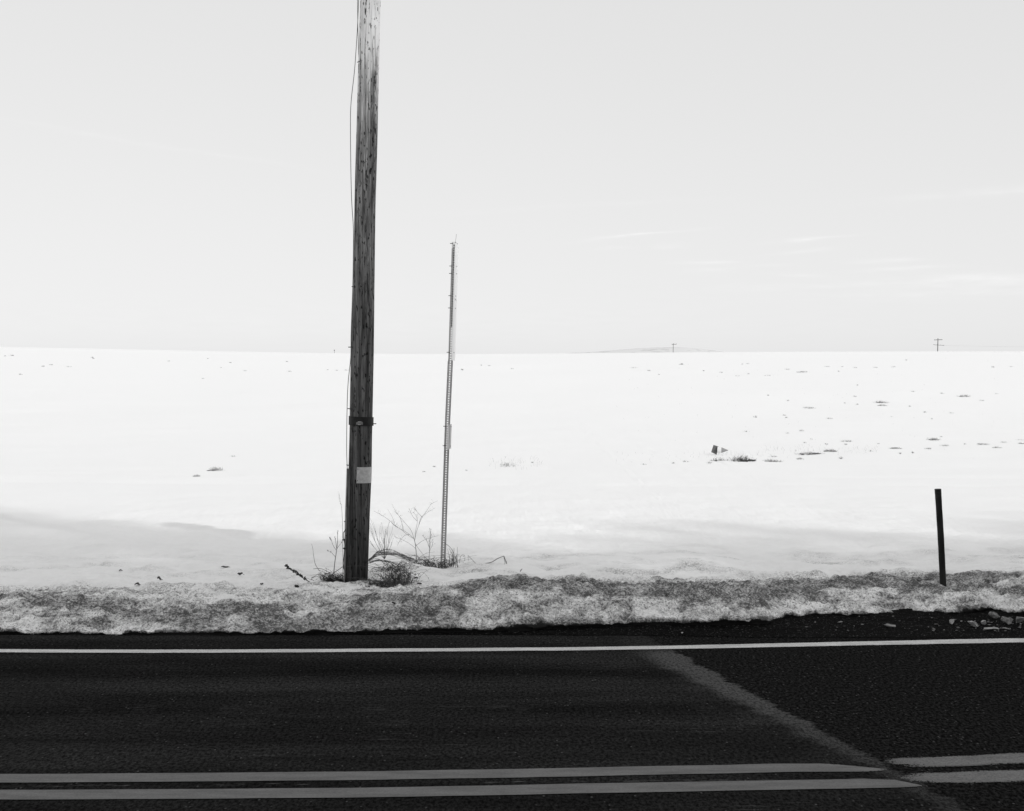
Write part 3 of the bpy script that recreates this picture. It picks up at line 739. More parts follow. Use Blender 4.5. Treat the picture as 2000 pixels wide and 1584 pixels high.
def tangle(mb, c, size, n, rng, r0=.0022, arch=1., leafm=None, nl=0, floor=True):
    """arching tangled twigs whose ends dip into the snow"""
    c = Vector(c)
    for _ in range(n):
        a = c+Vector((rng.gauss(0, .45)*size[0], rng.gauss(0, .4)*size[1], 0)); a.z = hz(a.x, a.y)-.01
        b = a+Vector((rng.gauss(0, .55)*size[0], rng.gauss(0, .35)*size[1], 0)); b.z = hz(b.x, b.y)+rng.uniform(-.01, .5)*size[2]
        m = (a+b)/2+Vector((0, 0, rng.uniform(.3, 1.1)*size[2]*arch))
        if rng.random() < .22: b = b+Vector((rng.gauss(0, 1.0)*size[0], rng.gauss(0, .5)*size[1], rng.uniform(.1, .8)*size[2]))
        m += Vector((rng.gauss(0, .35)*size[0], 0, 0))
        pts = bez(a, m, b, 7)
        pts = [p+Vector((rng.uniform(-.004, .004), rng.uniform(-.004, .004), rng.uniform(-.004, .004))) for p in pts]
        mb.tube(pts, [r0*(1-.55*i/7) for i in range(8)], 4)
        if leafm is not None:
            for k in range(nl):
                p = rng.choice(pts)
                u = Vector((rng.uniform(-1, 1), rng.uniform(-1, 1), rng.uniform(-1, 1))).normalized()*rng.uniform(.006, .012)
                w = u.orthogonal().normalized()*rng.uniform(.003, .007); w.rotate(Matrix.Rotation(rng.uniform(0, 6.28), 3, u.normalized()))
                bend = u.cross(w).normalized()*.003
                leafm.add([p, p+u*.5+w, p+u+bend, p+u*.5-w], [(0, 1, 2), (0, 2, 3)])
rng = random.Random(5)
def weed(name, label, cat, loc, parts, group=None):
    root = thing(name, label, cat, loc, group)
    for nm, mb, mat in parts:
        if mb.v: mb.build(nm, mat, root)
    return root

# tall faint stalk left of pole
mb, pm = MB(), MB()
o1 = stemline(mb, [(669, 1062), (669, 1035), (668.5, 1010), (667, 990), (664, 978), (662, 962)], .0022, .001, 13.15)
b0 = stemline(mb, [(668, 1140), (670, 1100), (669, 1062)], .0026, .0022, 13.15)
pods(pm, o1[-9:], 12, .004, rng, .008)
weed('dry_stalk', 'tall thin faint dry stalk rising beside the left edge of the wooden pole', 'weed', P(668, 1140, 13.15), [('stem', mb, M_stem), ('seed_heads', pm, M_stem)])
# seed pod weed left
mb, pm = MB(), MB()
stemline(mb, [(652, 1120), (654, 1098), (657, 1078), (659, 1060), (659.5, 1040)], .0045, .0018, 12.95)
for pts_, e in (([(656.5, 1074), (651, 1066), (648, 1058), (644, 1051)], 5), ([(658, 1072), (662, 1066), (668, 1059)], 1), ([(657.5, 1071), (656, 1060), (654, 1050)], 3), ([(655, 1088), (648, 1080), (640, 1076)], 2)):
    oo = stemline(mb, pts_, .0022, .001, 12.95); 
    for k in range(e*2):
        p = oo[-1-rng.randrange(5)]
        dr = Vector((rng.uniform(-.5, .5), 0, 1)).normalized(); pm.tube([p, p+dr*.012], [.0034, .0012], 5)
for k in range(5):
    p = P(659.5+rng.uniform(-1, 1), 1040+rng.uniform(-4, 5), 12.95); pm.tube([p, p+Vector((rng.uniform(-.004, .004), 0, .016))], [.003, .001], 5)
weed('pod_weed', 'dry branching weed with small seed pods just left of the wooden pole', 'weed', P(652, 1130, 12.95), [('stem', mb, M_twig), ('seed_pods', pm, M_twig)])
# far-left thin curved stem
mb = MB(); stemline(mb, [(624, 1115), (616, 1102), (612.5, 1085), (611, 1072), (608.5, 1062)], .0026, .001, 12.95)
weed('curved_stem', 'single thin curved stem leftmost of the weeds beside the wooden pole', 'weed', P(624, 1118, 12.95), [('stem', mb, M_twig)])
# leafy tangle in the hollow at left foot
mb, lm = MB(), MB()
tangle(mb, P(648, 1128, 13.0), (.12, .08, .13), 85, rng, .0016, 1., lm, 5)
tangle(mb, P(638, 1118, 13.0), (.12, .07, .08), 34, rng, .0016, 1., lm, 5)
stemline(mb, [(640, 1128), (655, 1117), (671, 1106)], .0045, .003, 12.93)
stemline(mb, [(612, 1111), (628, 1111), (645, 1119)], .0026, .002, 12.93)
sl = MB(); sl.blob(P(658, 1133, 13.0), (.085, .10, .045), 12, 3, .5)
weed('bramble', 'dark leafy bramble in the hollow at the left foot of the wooden pole', 'bramble', P(648, 1132, 12.98), [('stems', mb, M_twig), ('leaves', lm, M_leafy), ('soil', sl, M_black)])
mb = MB(); stemline(mb, [(645, 1127), (655, 1133), (668, 1137), (684, 1142)], .0028, .002, 12.80)
weed('fallen_twig', 'pale twig lying across the foot of the wooden pole', 'twig', P(660, 1136, 12.8), [('twig', mb, M_stem)])
# arching tangle right of pole: two crowns
mb, lm = MB(), MB()
tangle(mb, P(776, 1132, 12.85), (.16, .12, .19), 160, rng, .0016, 1., lm, 4)
tangle(mb, P(745, 1148, 12.62), (.18, .12, .07), 150, rng, .0015, 1., lm, 4)
for a_ in range(9):
    x0 = 722+rng.uniform(-3, 6); x1 = 766+rng.uniform(-6, 30); y1 = 1114+rng.uniform(-3, 14)
    stemline(mb, [(x0, 1096+rng.uniform(-2, 4)), ((x0+x1)/2-4, 1092+rng.uniform(-1, 5)), (x1-8, 1105+rng.uniform(-2, 4)), (x1, y1+2)], .0024, .0014, 12.9+rng.uniform(-.05, .05))
for a_ in range(7):
    x0 = 770+rng.uniform(-4, 4)
    stemline(mb, [(x0, 1118), (x0+12, 1113+rng.uniform(-3, 4)), (x0+25+rng.uniform(-4, 6), 1122), (x0+34+rng.uniform(-6, 6), 1136+rng.uniform(-6, 3))], .0022, .0012, 12.8)
weed('bramble', 'dense dark tangle of arching brambles at the right foot of the wooden pole', 'bramble', P(760, 1145, 12.75), [('stems', mb, M_twig), ('leaves', lm, M_leafy)])
# thin fan weed between pole and sign post
mb, pm = MB(), MB()
base = P(751, 1092, 13.4)
for a_ in ((-.52, 1.05), (-.28, 1.0), (-.12, .8), (.02, .72), (.12, .8), (.2, 1.), (.34, .8), (-.8, .7), (.5, .6)):
    L_ = a_[1]*.30; d0 = Vector((math.sin(a_[0]), rng.uniform(-.25, .25), math.cos(a_[0])))
    tree_weed(mb, base, d0, L_, .0021, 1, rng, .22, pm)
for k in range(22):
    stemline(mb, [(722+rng.uniform(-3, 3), 1094+rng.uniform(-2, 3)), (738, 1080+rng.uniform(-4, 8)), (757+rng.uniform(-8, 12), 1076+rng.uniform(-3, 8)), (785+rng.uniform(-6, 6), 1084+rng.uniform(-2, 6)), (800+rng.uniform(0, 18), 1094+rng.uniform(-2, 6))], .0016, .001, 13.5+rng.uniform(-.1, .1))
tangle(mb, P(765, 1096, 13.4), (.18, .10, .09), 60, rng, .0018, 1., pm, 2)
weed('dry_weed', 'low fan of thin dry stems just right of the wooden pole', 'weed', base, [('stems', mb, M_twig), ('leaves', pm, M_leafy)])
# tall open weed in the middle
mb, pm = MB(), MB()
dM = 13.7
stemline(mb, [(813.5, 1100), (813, 1080), (811, 1062), (808.5, 1052)], .0038, .0024, dM)
for pts_ in ([(808.5, 1052), (800, 1044), (788, 1036), (774, 1029), (765, 1022)], [(808.5, 1052), (798, 1046), (783, 1034), (772, 1026), (766, 1010), (757, 994)],
             [(808.5, 1052), (803, 1036), (790, 1020), (778, 1006), (768, 990)], [(810, 1056), (813, 1040), (818, 1026), (825, 1010), (836, 1000), (850, 992)],
             [(810, 1056), (812, 1036), (815, 1018), (812, 1006), (806, 1000)], [(818, 1026), (822, 1012), (832, 1000), (842, 985), (855, 978)],
             [(774, 1029), (760, 1016), (745, 1006), (730, 998)], [(788, 1036), (782, 1012), (772, 1000)], [(811, 1062), (820, 1075), (832, 1090), (845, 1104)],
             [(800, 1044), (790, 1046), (780, 1058), (776, 1066)], [(813, 1072), (800, 1062), (785, 1054), (770, 1048)], [(812, 1066), (826, 1056), (842, 1050), (856, 1046)],
             [(815, 1018), (806, 1008), (800, 996)], [(825, 1010), (815, 1000), (808, 990)]):
    oo = stemline(mb, pts_, .0019, .0008, dM+rng.uniform(-.1, .1))
    for k in range(5):
        p = oo[rng.randrange(len(oo)//2, len(oo))]
        q = p+Vector((rng.uniform(-.03, .03), rng.uniform(-.02, .02), rng.uniform(.0, .04)))
        mb.tube([p, q], [.0009, .0006], 3); pm.blob(q, (.0028, .0028, .0028), k, 1, .1)
weed('dry_weed', 'tallest dry weed, wide open branches between the wooden pole and the sign post', 'weed', P(813.5, 1100, dM), [('stems', mb, M_twig), ('seed_heads', pm, M_twig)])
# dark tangle at sign post foot
mb, lm = MB(), MB()
tangle(mb, P(838, 1105, 13.8), (.20, .09, .13), 115, rng, .0017, 1.1, lm, 2)
tangle(mb, P(868, 1112, 13.75), (.09, .06, .12), 26, rng, .0017, 1.1, lm, 2)
tree_weed(mb, P(837, 1098, 13.9), (0.1, 0, 1), .22, .0028, 2, rng, .7, lm)
weed('bramble', 'dark twiggy bramble round the foot of the sign post', 'bramble', P(845, 1108, 13.8), [('stems', mb, M_twig), ('leaves', lm, M_leafy)])
mb, lm = MB(), MB()
for k in range(16):
    x0 = 880+rng.uniform(-8, 16)
    stemline(mb, [(x0, 1108+rng.uniform(-6, 6)), (x0+rng.uniform(-4, 5), 1090+rng.uniform(-8, 6)), (x0+rng.uniform(-8, 6), 1078+rng.uniform(-10, 10))], .0026, .0012, 13.75+rng.uniform(-.1, .1))
stemline(mb, [(868, 1060), (880, 1070), (888, 1085), (894, 1100)], .0022, .002, 13.8)
stemline(mb, [(897, 1100), (900, 1086), (906, 1084), (908, 1088), (907, 1096)], .002, .0016, 13.8)
weed('dry_weed', 'short dry stems standing just right of the sign post foot', 'weed', P(882, 1106, 13.75), [('stems', mb, M_twig)])
# bent stalk
mb = MB()
stemline(mb, [(932, 1104), (945, 1101), (960, 1098), (972, 1091), (984, 1086)], .0042, .0034, 13.9)
stemline(mb, [(984, 1086), (987, 1094), (989, 1103), (988, 1112)], .0042, .002, 13.9)
stemline(mb, [(984, 1087), (986, 1098), (985, 1106)], .003, .0014, 13.88)
stemline(mb, [(985, 1090), (990, 1100), (991, 1114)], .003, .0014, 13.92)
stemline(mb, [(932, 1104), (926, 1097), (916, 1087), (914, 1085), (915, 1095)], .0022, .0014, 13.9)
weed('bent_stalk', 'broken dry stalk bent over like an elbow on the snow right of the sign post', 'weed', P(932, 1105, 13.9), [('stalk', mb, M_twig)])
mb = MB(); stemline(mb, [(1016, 1116), (1018, 1113), (1020, 1111)], .005, .003, 13.45)
weed('twig', 'tiny dark twig poking out of snow right of the bent stalk', 'twig', P(1016, 1116, 13.45), [('twig', mb, M_twig)])
# fallen branch with leaves, left
mb, lm = MB(), MB()
g0 = G(603, 1138); d0 = g0.y
oo = stemline(mb, [(605, 1137, d0), (594, 1130, d0+.05), (580, 1121, d0+.12), (568, 1113, d0+.2), (559, 1106, d0+.28)], .005, .0025)
for p in oo[4:]:
    for k in range(3):
        u = Vector((rng.uniform(-1, 1), rng.uniform(-.6, .6), rng.uniform(-.2, 1))).normalized()*rng.uniform(.018, .034); w = Vector((0, 1, 0)).cross(u).normalized()*.0085
        lm.add([p, p+u*.5+w, p+u, p+u*.5-w], [(0, 1, 2, 3)])
weed('fallen_branch', 'small fallen branch with shrivelled leaves lying on the snow left of the pole', 'branch', g0, [('branch', mb, M_twig), ('leaves', lm, M_leafy)])
# leaves and clods lying on the snow
def litter(name, label, cat, px, py, w, h, mat, seed, leaf=True, group=None):
    g0 = G(px, py+h*.4); sc = g0.y/FPX; mb = MB()
    rg = random.Random(seed)
    if leaf:
        W_ = w*sc/2; Hh = h*sc
        vs, fs = [], []
        n = 7
        for i in range(n+1):
            t = i/n*2-1; half = (1-t*t)**.6*(.9+.3*rg.random())
            for j in (-1, 0, 1):
                vs.append((g0.x+t*W_, g0.y+j*half*W_*.7, g0.z+.004+Hh*(.25+.55*abs(j)*half+.25*math.sin(3*t+seed))))
        for i in range(n):
            for j in range(2): fs.append((i*3+j, i*3+j+1, i*3+j+4, i*3+j+3))
        b = len(vs); vs += [(v[0], v[1], v[2]-.0025) for v in vs]; fs += [tuple(b+q for q in f[::-1]) for f in fs]
        mb.add(vs, fs)
        mb.tube([(g0.x+W_, g0.y, g0.z+.01), (g0.x+W_*1.4, g0.y+.01, g0.z+.004)], .002, 4)
    else:
        for k in range(3):
            mb.blob(g0+Vector((rg.uniform(-.3, .3)*w*sc, rg.uniform(-.02, .02), h*sc*.25)), (w*sc*.33, w*sc*.25, h*sc*.45), seed+k, 2, .5)
    o = mb.build(name, mat, None, origin=g0); return tag(o, label, cat, group)
M_leaf = grey('dead brown leaf', .05, .11, 60, .8, .2)
litter('dead_leaf', 'dark dead leaf on the snow, leftmost of the litter', 'leaf', 235, 1116, 6, 3, M_leaf, 1)
litter('dead_leaf', 'grey curled dead leaf nearest the bank edge at left', 'leaf', 268, 1145, 11, 5, M_leaf, 2)
litter('dead_leaf', 'plump dark leaf tipped up on the snow at left', 'leaf', 311, 1131, 9, 7, M_leaf, 3)
litter('twig', 'thin flat twig lying on the snow above the leaves', 'twig', 439, 1108, 16, 3, M_leaf, 4)
litter('dead_leaf', 'rounded grey dead leaf on the snow between twig and clods', 'leaf', 469, 1122, 11, 6, M_leaf, 5)
litter('soil_clod', 'small dark clod on the snow, left of the fallen branch', 'clod', 511, 1140, 8, 4, M_black, 6, False)
litter('soil_clod', 'larger knobbly dark clod on the snow below the fallen branch', 'clod', 579, 1144, 13, 7, M_black, 7, False)
litter('soil_clod', 'dark chip on the snow right of the brambles, the upper one', 'clod', 814, 1128, 9, 4, M_black, 8, False)
litter('soil_clod', 'dark chip on the snow right of the brambles, the lower one', 'clod', 821, 1139, 13, 4, M_black, 9, False)
litter('dead_leaf', 'small dark leaf stuck to the dirty face of the snow bank', 'leaf', 769, 1184, 8, 5, M_black, 10)

# ------------------------------------------------------------ rocks and ice lumps by the verge
M_rock = grey('dusty pale stone', .10, .30, 22, .85, .15, bmp=.01)
M_ice = grey('grimy ice', .25, .50, 18, .7, .25, bmp=.01)
def rock(name, label, cat, px, py, w, h, mat, seed, tilt=0, dep=.8):
    # resting on the verge: distance from the photo pixel of its foot
    d = CH*FPX/(py+h*.5-HY); sc = d/FPX
    x = (px-1000)*sc
    c0 = Vector((x, d+w*sc*.3, 0.01)); mb = MB()
    rot = Matrix.Rotation(R(tilt), 3, 'Y')
    mb.blob(c0+Vector((0, 0, h*sc*.42)), (w*sc*.56, w*sc*.5*dep, h*sc*.62), seed, 3, .3, rot)
    return tag(mb.build(name, mat, None, origin=c0), label, cat)
rock('rock', 'largest rounded grey rock half under the snow at the far right', 'rock', 1941, 1204, 26, 17, M_rock, 1, 12)
rock('rock', 'long slanting pale rock beside the largest rounded rock', 'rock', 1970, 1214, 34, 15, M_rock, 2, 32)
rock('rock', 'pale jagged rock at the right edge of the photo', 'rock', 1993, 1212, 18, 16, M_rock, 13, 35)
rock('ice_lump', 'brightest pale angular ice lump on the dark verge', 'ice lump', 1905, 1222, 24, 10, M_ice, 4, 14)
rock('ice_lump', 'small upright ice lump between the bright lump and the rocks', 'ice lump', 1922, 1217, 11, 10, M_ice, 5, 20)
rock('ice_lump', 'small pale ice lump left of the brightest lump', 'ice lump', 1861, 1216, 12, 9, M_ice, 6, 40)
rock('rock', 'flat grey stone lying alone on the verge, left of the other stones', 'rock', 1737, 1225, 28, 6, M_rock, 7, 3)
rock('ice_sliver', 'long thin ice sliver at the road edge below the brightest lump', 'ice sliver', 1935, 1232, 40, 4, M_ice, 8, -1, .3)
rock('ice_sliver', 'short thin ice sliver beside the road edge, right of the long one', 'ice sliver', 1966, 1230, 14, 3, M_ice, 9, 2, .3)
rock('ice_sliver', 'short pale sliver on the dark verge below the bank, farthest left', 'ice sliver', 1642, 1217, 11, 3, M_ice, 10, -8, .4)
rock('pebble', 'small white pebble on the road shoulder above the pavement joint', 'pebble', 1332, 1238, 4, 3, M_panel, 11)
rock('rock', 'dim low stone on the verge between the flat stone and small lump', 'rock', 1824, 1230, 8, 4, M_rock, 12, 3)

cb = MB(); rg = random.Random(31)
for k in range(90):
    px = rg.choice([rg.uniform(1500, 2150), rg.gauss(1930, 60)]); py = rg.uniform(1206, 1236); d = CH*FPX/(py-HY); x = (px-1000)*d/FPX
    if d > float(front(np.array([x]))[0])+.03: continue
    s_ = rg.uniform(.004, .016)**1.0; cb.blob((x, d, .012+s_*.3), (s_*rg.uniform(.8, 2), s_, s_*.6), k, 1, .6)
tag(cb.build('ice_crumbs', M_rock), 'small grimy crumbs of ice scattered on the dark verge among the rocks', 'ice', kind='stuff')

# ------------------------------------------------------------ grass in the field
M_grass = grey('dead grass', .12, .30, 6, .9, .1)
M_grassd = grey('dark dead grass', .03, .10, 6, .9, .1)
M_soil = grey('bare soil', .05, .11, 12, .9, .1)
def tuft(px, py, w, h, dark, seed, label, group=None, name='grass_tuft'):
    """a patch of dead grass and bare soil showing through the snow"""
    g0 = G(px, py+h*.3); sc = g0.y/FPX; rg = random.Random(seed)
    W_ = w*sc*.5; Hh = h*sc
    Dp = min(W_*1.2, max(.12, 1.6*sc*g0.y/(CH-g0.z+.6)*h*.25)) if g0.y > 50 else W_*1.0
    root = thing(name, label, 'grass', g0, group)
    bl, so_ = MB(), MB()
    n = int(18+w*dark*3.4)
    rb = max(.0022, .16*sc)
    for k in range(n):
        u = rg.gauss(0, .42); u = max(-1, min(1, u)); q = rg.uniform(-1, 1)*math.sqrt(max(0, 1-u*u))
        x = g0.x+u*W_; y = g0.y+q*Dp; z = hz(x, y)-.01
        l_ = Hh*rg.uniform(.3, 1.)*(1-.5*u*u); a = rg.gauss(0, .7)
        p1 = Vector((x+l_*.5*math.sin(a), y+rg.uniform(-.3, .3)*l_, z+.01+l_*.55)); p2 = Vector((x+l_*.95*math.sin(a*1.4), y+rg.uniform(-.5, .5)*l_, z+.01+l_*max(.12, math.cos(a*1.3))))
        bl.tube([(x, y, z), p1, p2], [rb, rb*.8, rb*.4], 3, False)
    bl.build('blades', M_grassd if dark > .6 else M_grass, root)
    if dark > .25:
        k = int(3+w*.16)
        for i in range(k):
            u = rg.uniform(-.8, .8); x = g0.x+u*W_; y = g0.y+rg.uniform(-.5, .5)*Dp
            so_.blob((x, y, hz(x, y)), (W_*rg.uniform(.12, .28), Dp*rg.uniform(.25, .5), Hh*rg.uniform(.10, .28)*dark), rg.randrange(9999), 2, .5)
        so_.build('soil', M_soil, root)
    return root
big = [(1448, 896, 56, 13, 1.0, 'darkest widest patch of bare grass right below the fallen cone'),
 (1404, 897, 34, 8, .45, 'pale grass patch directly below the fallen cone'),
 (1510, 900, 42, 5, .7, 'long low grass patch right of the darkest patch'),
 (1582, 886, 58, 5, .85, 'long dark line of grass in the middle of the grassy band'),
 (1622, 880, 28, 7, .75, 'rounded grass mound at the right end of the long dark line'),
 (1749, 875, 28, 4, .8, 'short dark flat grass patch left of the marker post line'),
 (1823, 858, 30, 6, .75, 'grass mound in the snow above the marker post'),
 (1846, 870, 20, 5, .35, 'pale grass tuft just below the mound above the marker post'),
 (1721, 785, 34, 6, .55, 'double grass patch high on the slope at right'),
 (1724, 791, 22, 4, .4, 'thin grass patch under the double patch on the slope'),
 (1883, 773, 26, 5, .6, 'grass patch farthest right high on the slope'),
 (1580, 796, 28, 4, .45, 'lone grass streak high on the slope above the cone'),
 (1568, 726, 26, 3, .6, 'dark grass streak close below the skyline right of centre'),
 (1654, 861, 26, 5, .4, 'pale grass mound above the long dark line of grass'),
 (1563, 896, 18, 4, .5, 'small grass patch just below the long dark line'),
 (421, 916, 34, 10, .55, 'dark curly grass clump alone in the snow left of the pole'),
 (384, 929, 16, 5, .6, 'smaller grass clump below and left of the curly clump'),
 (1920, 867, 26, 3, .5, 'thin grass streak at right, left one of the edge streaks'),
 (1948, 874, 20, 4, .35, 'pale grass tuft at right between the edge streaks'),
 (1995, 866, 16, 3, .5, 'short grass streak cut by the right edge'),
 (1813, 876, 16, 4, .5, 'small grass patch just left of and below the mound above the marker post'),
 (992, 907, 50, 9, .22, 'sparse wispy grass standing right of the sign post'),
 (1331, 711, 12, 3, .6, 'dark dot of grass under the far pole with a single arm')]
for i, (px, py, w, h, dk, lb) in enumerate(big): tuft(px, py, w, h, dk, 200+i, lb)
small_l = [(23, 694, 9, 3), (10, 695, 6, 2), (100, 712, 12, 2), (84, 715, 8, 2), (181, 698, 7, 2.5), (182, 700, 6, 2), (40, 731, 8, 3), (330, 705, 10, 1.5), (406, 700, 5, 1.5),
 (450, 708, 6, 2), (560, 706, 7, 2), (432, 718, 4, 1.5), (397, 739, 8, 1.5), (478, 724, 10, 2), (565, 725, 12, 2), (640, 722, 6, 1.5), (658, 723, 10, 2), (676, 722.5, 12, 2.5), (455, 891, 12, 3), (134, 716, 14, 2)]
small_m = [(940, 713, 4, 2), (903, 722, 4, 4), (955, 714, 8, 1.5), (848, 911, 8, 3), (868, 912, 5, 2), (911, 919, 5, 2.5), (828, 921, 9, 2), (1000, 720, 10, 1.5), (1040, 903, 6, 3)]
small_r = [(1239, 718, 18, 2), (1268, 723.5, 12, 2.5), (1374, 724, 5, 2), (1409, 727, 10, 2), (1440, 734, 14, 1.5), (1500, 733, 20, 1.5), (1462, 730, 5, 2), (1287, 731, 4, 2), (1538, 721, 14, 2),
 (1616, 715.5, 14, 2), (1645, 716, 6, 1.5), (1670, 718, 10, 1.5), (1710, 717.5, 12, 1.5), (1746, 716.5, 16, 2), (1939, 716.5, 8, 2.5), (1975, 716, 12, 1.5), (1770, 703, 4, 1.5), (1638, 725, 6, 2), (1675, 752, 5, 2),
 (1500, 772, 5, 2), (1539, 782, 5, 3), (1536, 815.5, 8, 2.5), (1532, 811, 10, 2), (1620, 817, 16, 3), (1475, 814, 8, 5), (1650, 787, 6, 1.5), (1675, 789.5, 7, 2), (1670, 774, 9, 2), (1777, 793, 5, 2), (1806, 804.5, 9, 3),
 (1858, 806.5, 12, 2), (1917, 782, 14, 1.5), (1840, 768, 10, 1.5), (1947, 769, 7, 1.5), (1783, 764, 12, 1.5), (1538, 846, 10, 2), (1565, 841, 12, 4), (1458, 842.5, 16, 1.5), (1820, 818, 4, 2), (1741, 814, 8, 1.5),
 (1584, 858, 8, 2), (1572, 864.5, 10, 1.5), (1614, 867.5, 9, 2.5), (1652, 868, 6, 3), (1701, 881.5, 10, 2), (1758, 885, 3, 4), (1783, 884, 3, 5), (1642, 894, 6, 5), (1257, 906.5, 12, 2), (1338, 901, 16, 2.5), (1315, 904, 7, 2),
 (1386, 903.5, 14, 2.5), (1510, 892, 26, 3), (1885, 867, 8, 1.5), (1960, 863.5, 18, 2), (1992, 858.5, 18, 2), (1838, 853, 6, 2), (1716, 867, 8, 1.5), (1450, 711, 5, 1.5), (1460, 710, 10, 1.5)]
for i, (px, py, w, h) in enumerate(small_l): tuft(px, py, w, h, .24, 400+i, 'faint small tuft of dead grass on the snow slope left of the wooden pole', 'small grass tufts left of the pole')
for i, (px, py, w, h) in enumerate(small_m): tuft(px, py, w, h, .24, 500+i, 'tiny pale grass tuft on the open snow close to the sign post', 'small grass tufts by the sign post')
for i, (px, py, w, h) in enumerate(small_r): tuft(px, py, w, h*1.15, .22, 600+i, 'small thin tuft of dead grass on the snow slope in the right half', 'small grass tufts in the right half')
# uncountable stray stubble
sb = MB(); rg = random.Random(77)
def blade(px, py, h):
    g0 = G(px, py); sc = g0.y/FPX; a = rg.gauss(0, .35); l_ = h*sc
    sb.tube([g0-Vector((0, 0, .01)), g0+Vector((l_*.5*math.sin(a), 0, l_*.6)), g0+Vector((l_*math.sin(a*1.6), 0, l_))], [max(.0016, .11*sc), .09*sc, .05*sc], 3, False)
for k in range(60): blade(rg.gauss(1440, 45), rg.uniform(884, 896), rg.uniform(2, 8))
for k in range(130): blade(rg.uniform(1490, 1720), rg.gauss(880, 4), rg.uniform(1.5, 6))
for k in range(50): blade(rg.uniform(955, 1060), rg.gauss(905, 5), rg.uniform(3, 10))
for k in range(110): blade(rg.uniform(1200, 2000), rg.uniform(700, 900), rg.uniform(1, 3.5))
for k in range(16): blade(rg.uniform(1790, 2000), 688, rg.uniform(1.5, 4))
for k in range(26): blade(rg.uniform(1180, 1400), rg.gauss(894, 5), rg.uniform(2, 5))
tag(sb.build('grass_stubble', M_grass), 'scattered single blades of stubble poking through the snow field', 'grass', kind='stuff')

# ------------------------------------------------------------ traffic cone lying in the snow
g0 = G(1404, 889); sc = g0.y/FPX
cone = thing('traffic_cone', 'small traffic cone lying on its side in the snow above the dark grass', 'traffic cone', g0)
c0 = Vector(((1397.5-1000)*sc, g0.y-.02, g0.z+.12)); tip = Vector(((1421-1000)*sc, g0.y-.10, g0.z+.115))
ax = (tip-c0).normalized()
rotm = ax.to_track_quat('Z', 'Y').to_matrix()
mb = MB(); mb.box(c0, (.235, .26, .03), Matrix.Rotation(R(40), 3, 'Y').lerp(Matrix.Rotation(R(40), 3, 'Y'), 1)) if False else None
# base plate seen from its underside, canted
bu = Vector((.30, -.0, .92)).normalized(); bv = Vector((.93, .36, -.22)).normalized()
hs, ws = .105, .085
q = [c0+bu*hs-bv*ws, c0+bu*hs*.92+bv*ws*.7, c0-bu*hs+bv*ws*.75, c0-bu*hs*.75-bv*ws]
nrm = bu.cross(bv).normalized()*.022
mb.add([p for p in q]+[p+nrm for p in q], [(0, 1, 2, 3), (7, 6, 5, 4), (0, 4, 5, 1), (1, 5, 6, 2), (2, 6, 7, 3), (3, 7, 4, 0)])
mb.build('base', grey('grey rubber', .11, .15, 20, .8, .2), cone)
def frus(mb, a, b, ra, rb): mb.tube([a, b], [ra, rb], 24)
L_ = (tip-c0).length
mb = MB(); frus(mb, c0+ax*.05, c0+ax*(L_*.48), .085, .064); mb.build('collar', grey('white reflective collar', .70, .78, 20, .6, .3), cone, smooth=False)
mb = MB(); frus(mb, c0+ax*(L_*.48), c0+ax*(L_*.80), .066, .028); frus(mb, c0+ax*(L_*.80), tip, .028, .006); mb.build('tip', grey('faded orange plastic', .24, .30, 20, .6, .3), cone)

# ------------------------------------------------------------ far power line poles
M_far = grey('far weathered pole', .14, .20, 3, .9, .1)
def far_pole(px, top, foot, D, wpx, label, arms, extra=None, lean=0):
    sc = D/FPX; base = P(px, foot+12, D)
    root = thing('utility_pole', label, 'utility pole', base, 'far power line poles')
    mb = MB(); tp_ = P(px+lean, top, D); mb.tube([base, tp_], [wpx*sc*.5, wpx*sc*.4], 8); mb.build('shaft', M_far, root)
    for (l, r_, y, slope, th_) in arms:
        mb = MB(); a_ = P(px+l, y, D-.2); b_ = P(px+r_, y+slope, D-.2)
        mb.tube([a_, b_], th_*sc*.5, 4); arm = mb.build('crossarm', M_far, root)
        m2 = MB()
        for f in (.04, .35, .65, .96):
            p = a_.lerp(b_, f); m2.tube([p, p+Vector((0, 0, 1.0*sc))], .35*sc, 5)
        m2.build('insulators', M_far, arm)
    return root
far_pole(1831, 660.8, 686.5, 230, 2.0, 'far utility pole with two crossarms on the skyline at right', [(-6.5, 9.5, 664, -.6, 1.1), (-8, 13, 673.3, 1.4, .7)], lean=1)
far_pole(1314.5, 670.5, 690, 300, 1.2, 'far utility pole with one crossarm on the skyline near centre', [(-2.5, 7, 672.8, -.6, .9)], lean=.5)
far_pole(653, 683, 692, 420, .8, 'farthest tiny pole on the skyline just left of the wooden pole', [(-.8, 1, 684.3, 0, 1.2)])
mb = MB(); z1 = P(1844, 674.8, 230); z2 = P(2400, 674, 260); mb.tube([z1.lerp(z2, i/20)-Vector((0, 0, .35*4*(i/20)*(1-i/20))) for i in range(21)], .006, 4)
tag(mb.build('power_line', M_far), 'faint power line running right from the far pole with two crossarms', 'wire')

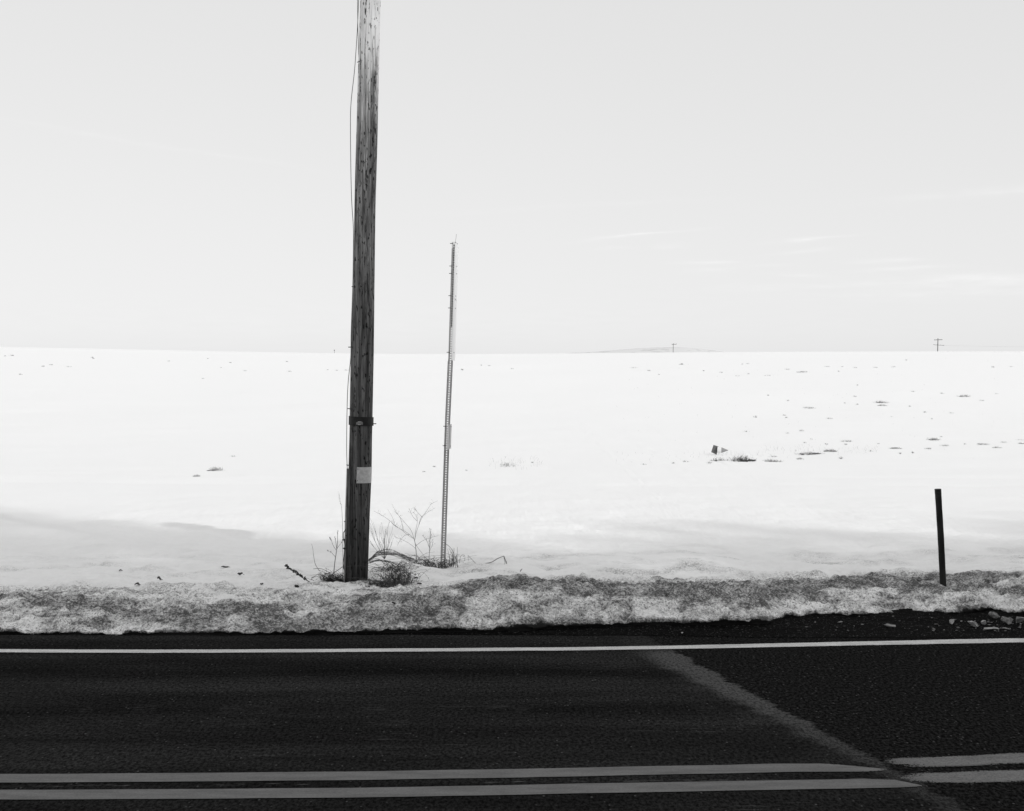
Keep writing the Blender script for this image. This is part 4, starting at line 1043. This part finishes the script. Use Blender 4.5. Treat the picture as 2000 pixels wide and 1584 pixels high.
# ------------------------------------------------------------ shade trees behind the camera (they shade the road and bank)
M_bark = grey('bark', .06, .12, 8, .9, .1, stretch=(1, 1, .2))
M_needle = grey('evergreen foliage', .03, .06, 3, .9, .1)
def shade_tree(x, y, h, rw, seed, label, low=.36, dens=1.):
    rg = random.Random(seed); nr = np.random.RandomState(seed)
    root = thing('evergreen_tree', label, 'tree', (x, y, 0), 'evergreens behind the road')
    mb = MB(); tr = [(x+rg.uniform(-.15, .15), y+rg.uniform(-.15, .15), h*k/8*.96) for k in range(9)]; tr[0] = (x, y, -.1)
    mb.tube(tr, [.42*(1-k/8*.9) for k in range(9)], 12)
    for k in range(26):
        z = h*rg.uniform(low, .9); a = rg.uniform(0, 6.28); l_ = rw*.8*(1-(z/h)**2*.7)
        mb.tube([(x, y, z), (x+math.cos(a)*l_*.5, y+math.sin(a)*l_*.5, z+l_*.25), (x+math.cos(a)*l_, y+math.sin(a)*l_, z+l_*.35)], [.12, .07, .02], 6)
    mb.build('trunk', M_bark, root)
    n = int(8500*dens*rw/4.5*h/20)
    u = nr.uniform(0, 1, n); t_ = low+(1-low)*u**1.12+.05*nr.uniform(0, 1, n)**3
    keep = nr.uniform(0, 1, n) < np.clip((1.06-t_)/.34, 0, 1)**1.5
    t_ = np.where(keep, t_, nr.uniform(low, .72, n))
    rad = rw*np.clip(1.25*np.sqrt(np.clip(1-((t_-.42)/.585)**2, 0, 1)), 0, 1)*nr.uniform(.15, 1, n)**.5+nr.exponential(.18, n)
    ang = nr.uniform(0, 2*np.pi, n)
    rad = rad*(.75+.4*vnoise(ang*2.2, t_*9, seed))
    cx = x+rad*np.cos(ang); cy = y+rad*np.sin(ang); cz = t_*h*(.97+.10*(vnoise(ang*1.6+seed, rad*.9, seed+3)-.3))
    a = nr.normal(size=(n, 3)); a /= np.linalg.norm(a, axis=1)[:, None]
    b = nr.normal(size=(n, 3)); b -= (a*b).sum(1)[:, None]*a; b /= np.linalg.norm(b, axis=1)[:, None]
    sz = nr.uniform(.16, .38, n)[:, None]
    c = np.stack([cx, cy, cz], 1)
    vs = np.stack([c-a*sz, c+b*sz*.6, c+a*sz, c-b*sz*.6], 1).reshape(-1, 3)-np.array([x, y, 0])
    me = bpy.data.meshes.new('crown'); me.from_pydata(vs.tolist(), [], (np.arange(n*4).reshape(-1, 4)).tolist()); me.materials.append(M_needle)
    o = bpy.data.objects.new('crown', me); C.collection.objects.link(o); o.parent = root
for i, (x, y, h, rw) in enumerate(((4.5, -6.5, 18.5, 4.2), (11.2, -6.8, 19.4, 3.8), (16.3, -6.4, 21.8, 3.0), (21.6, -6, 18.3, 3.6), (26.0, -6.5, 19.4, 4.2), (31.5, -6.2, 19.8, 4.4), (37.5, -6.4, 20., 4.6))):
    shade_tree(x, y, h, rw, 900+i, 'tall dense evergreen tree standing behind the road, out of the picture')
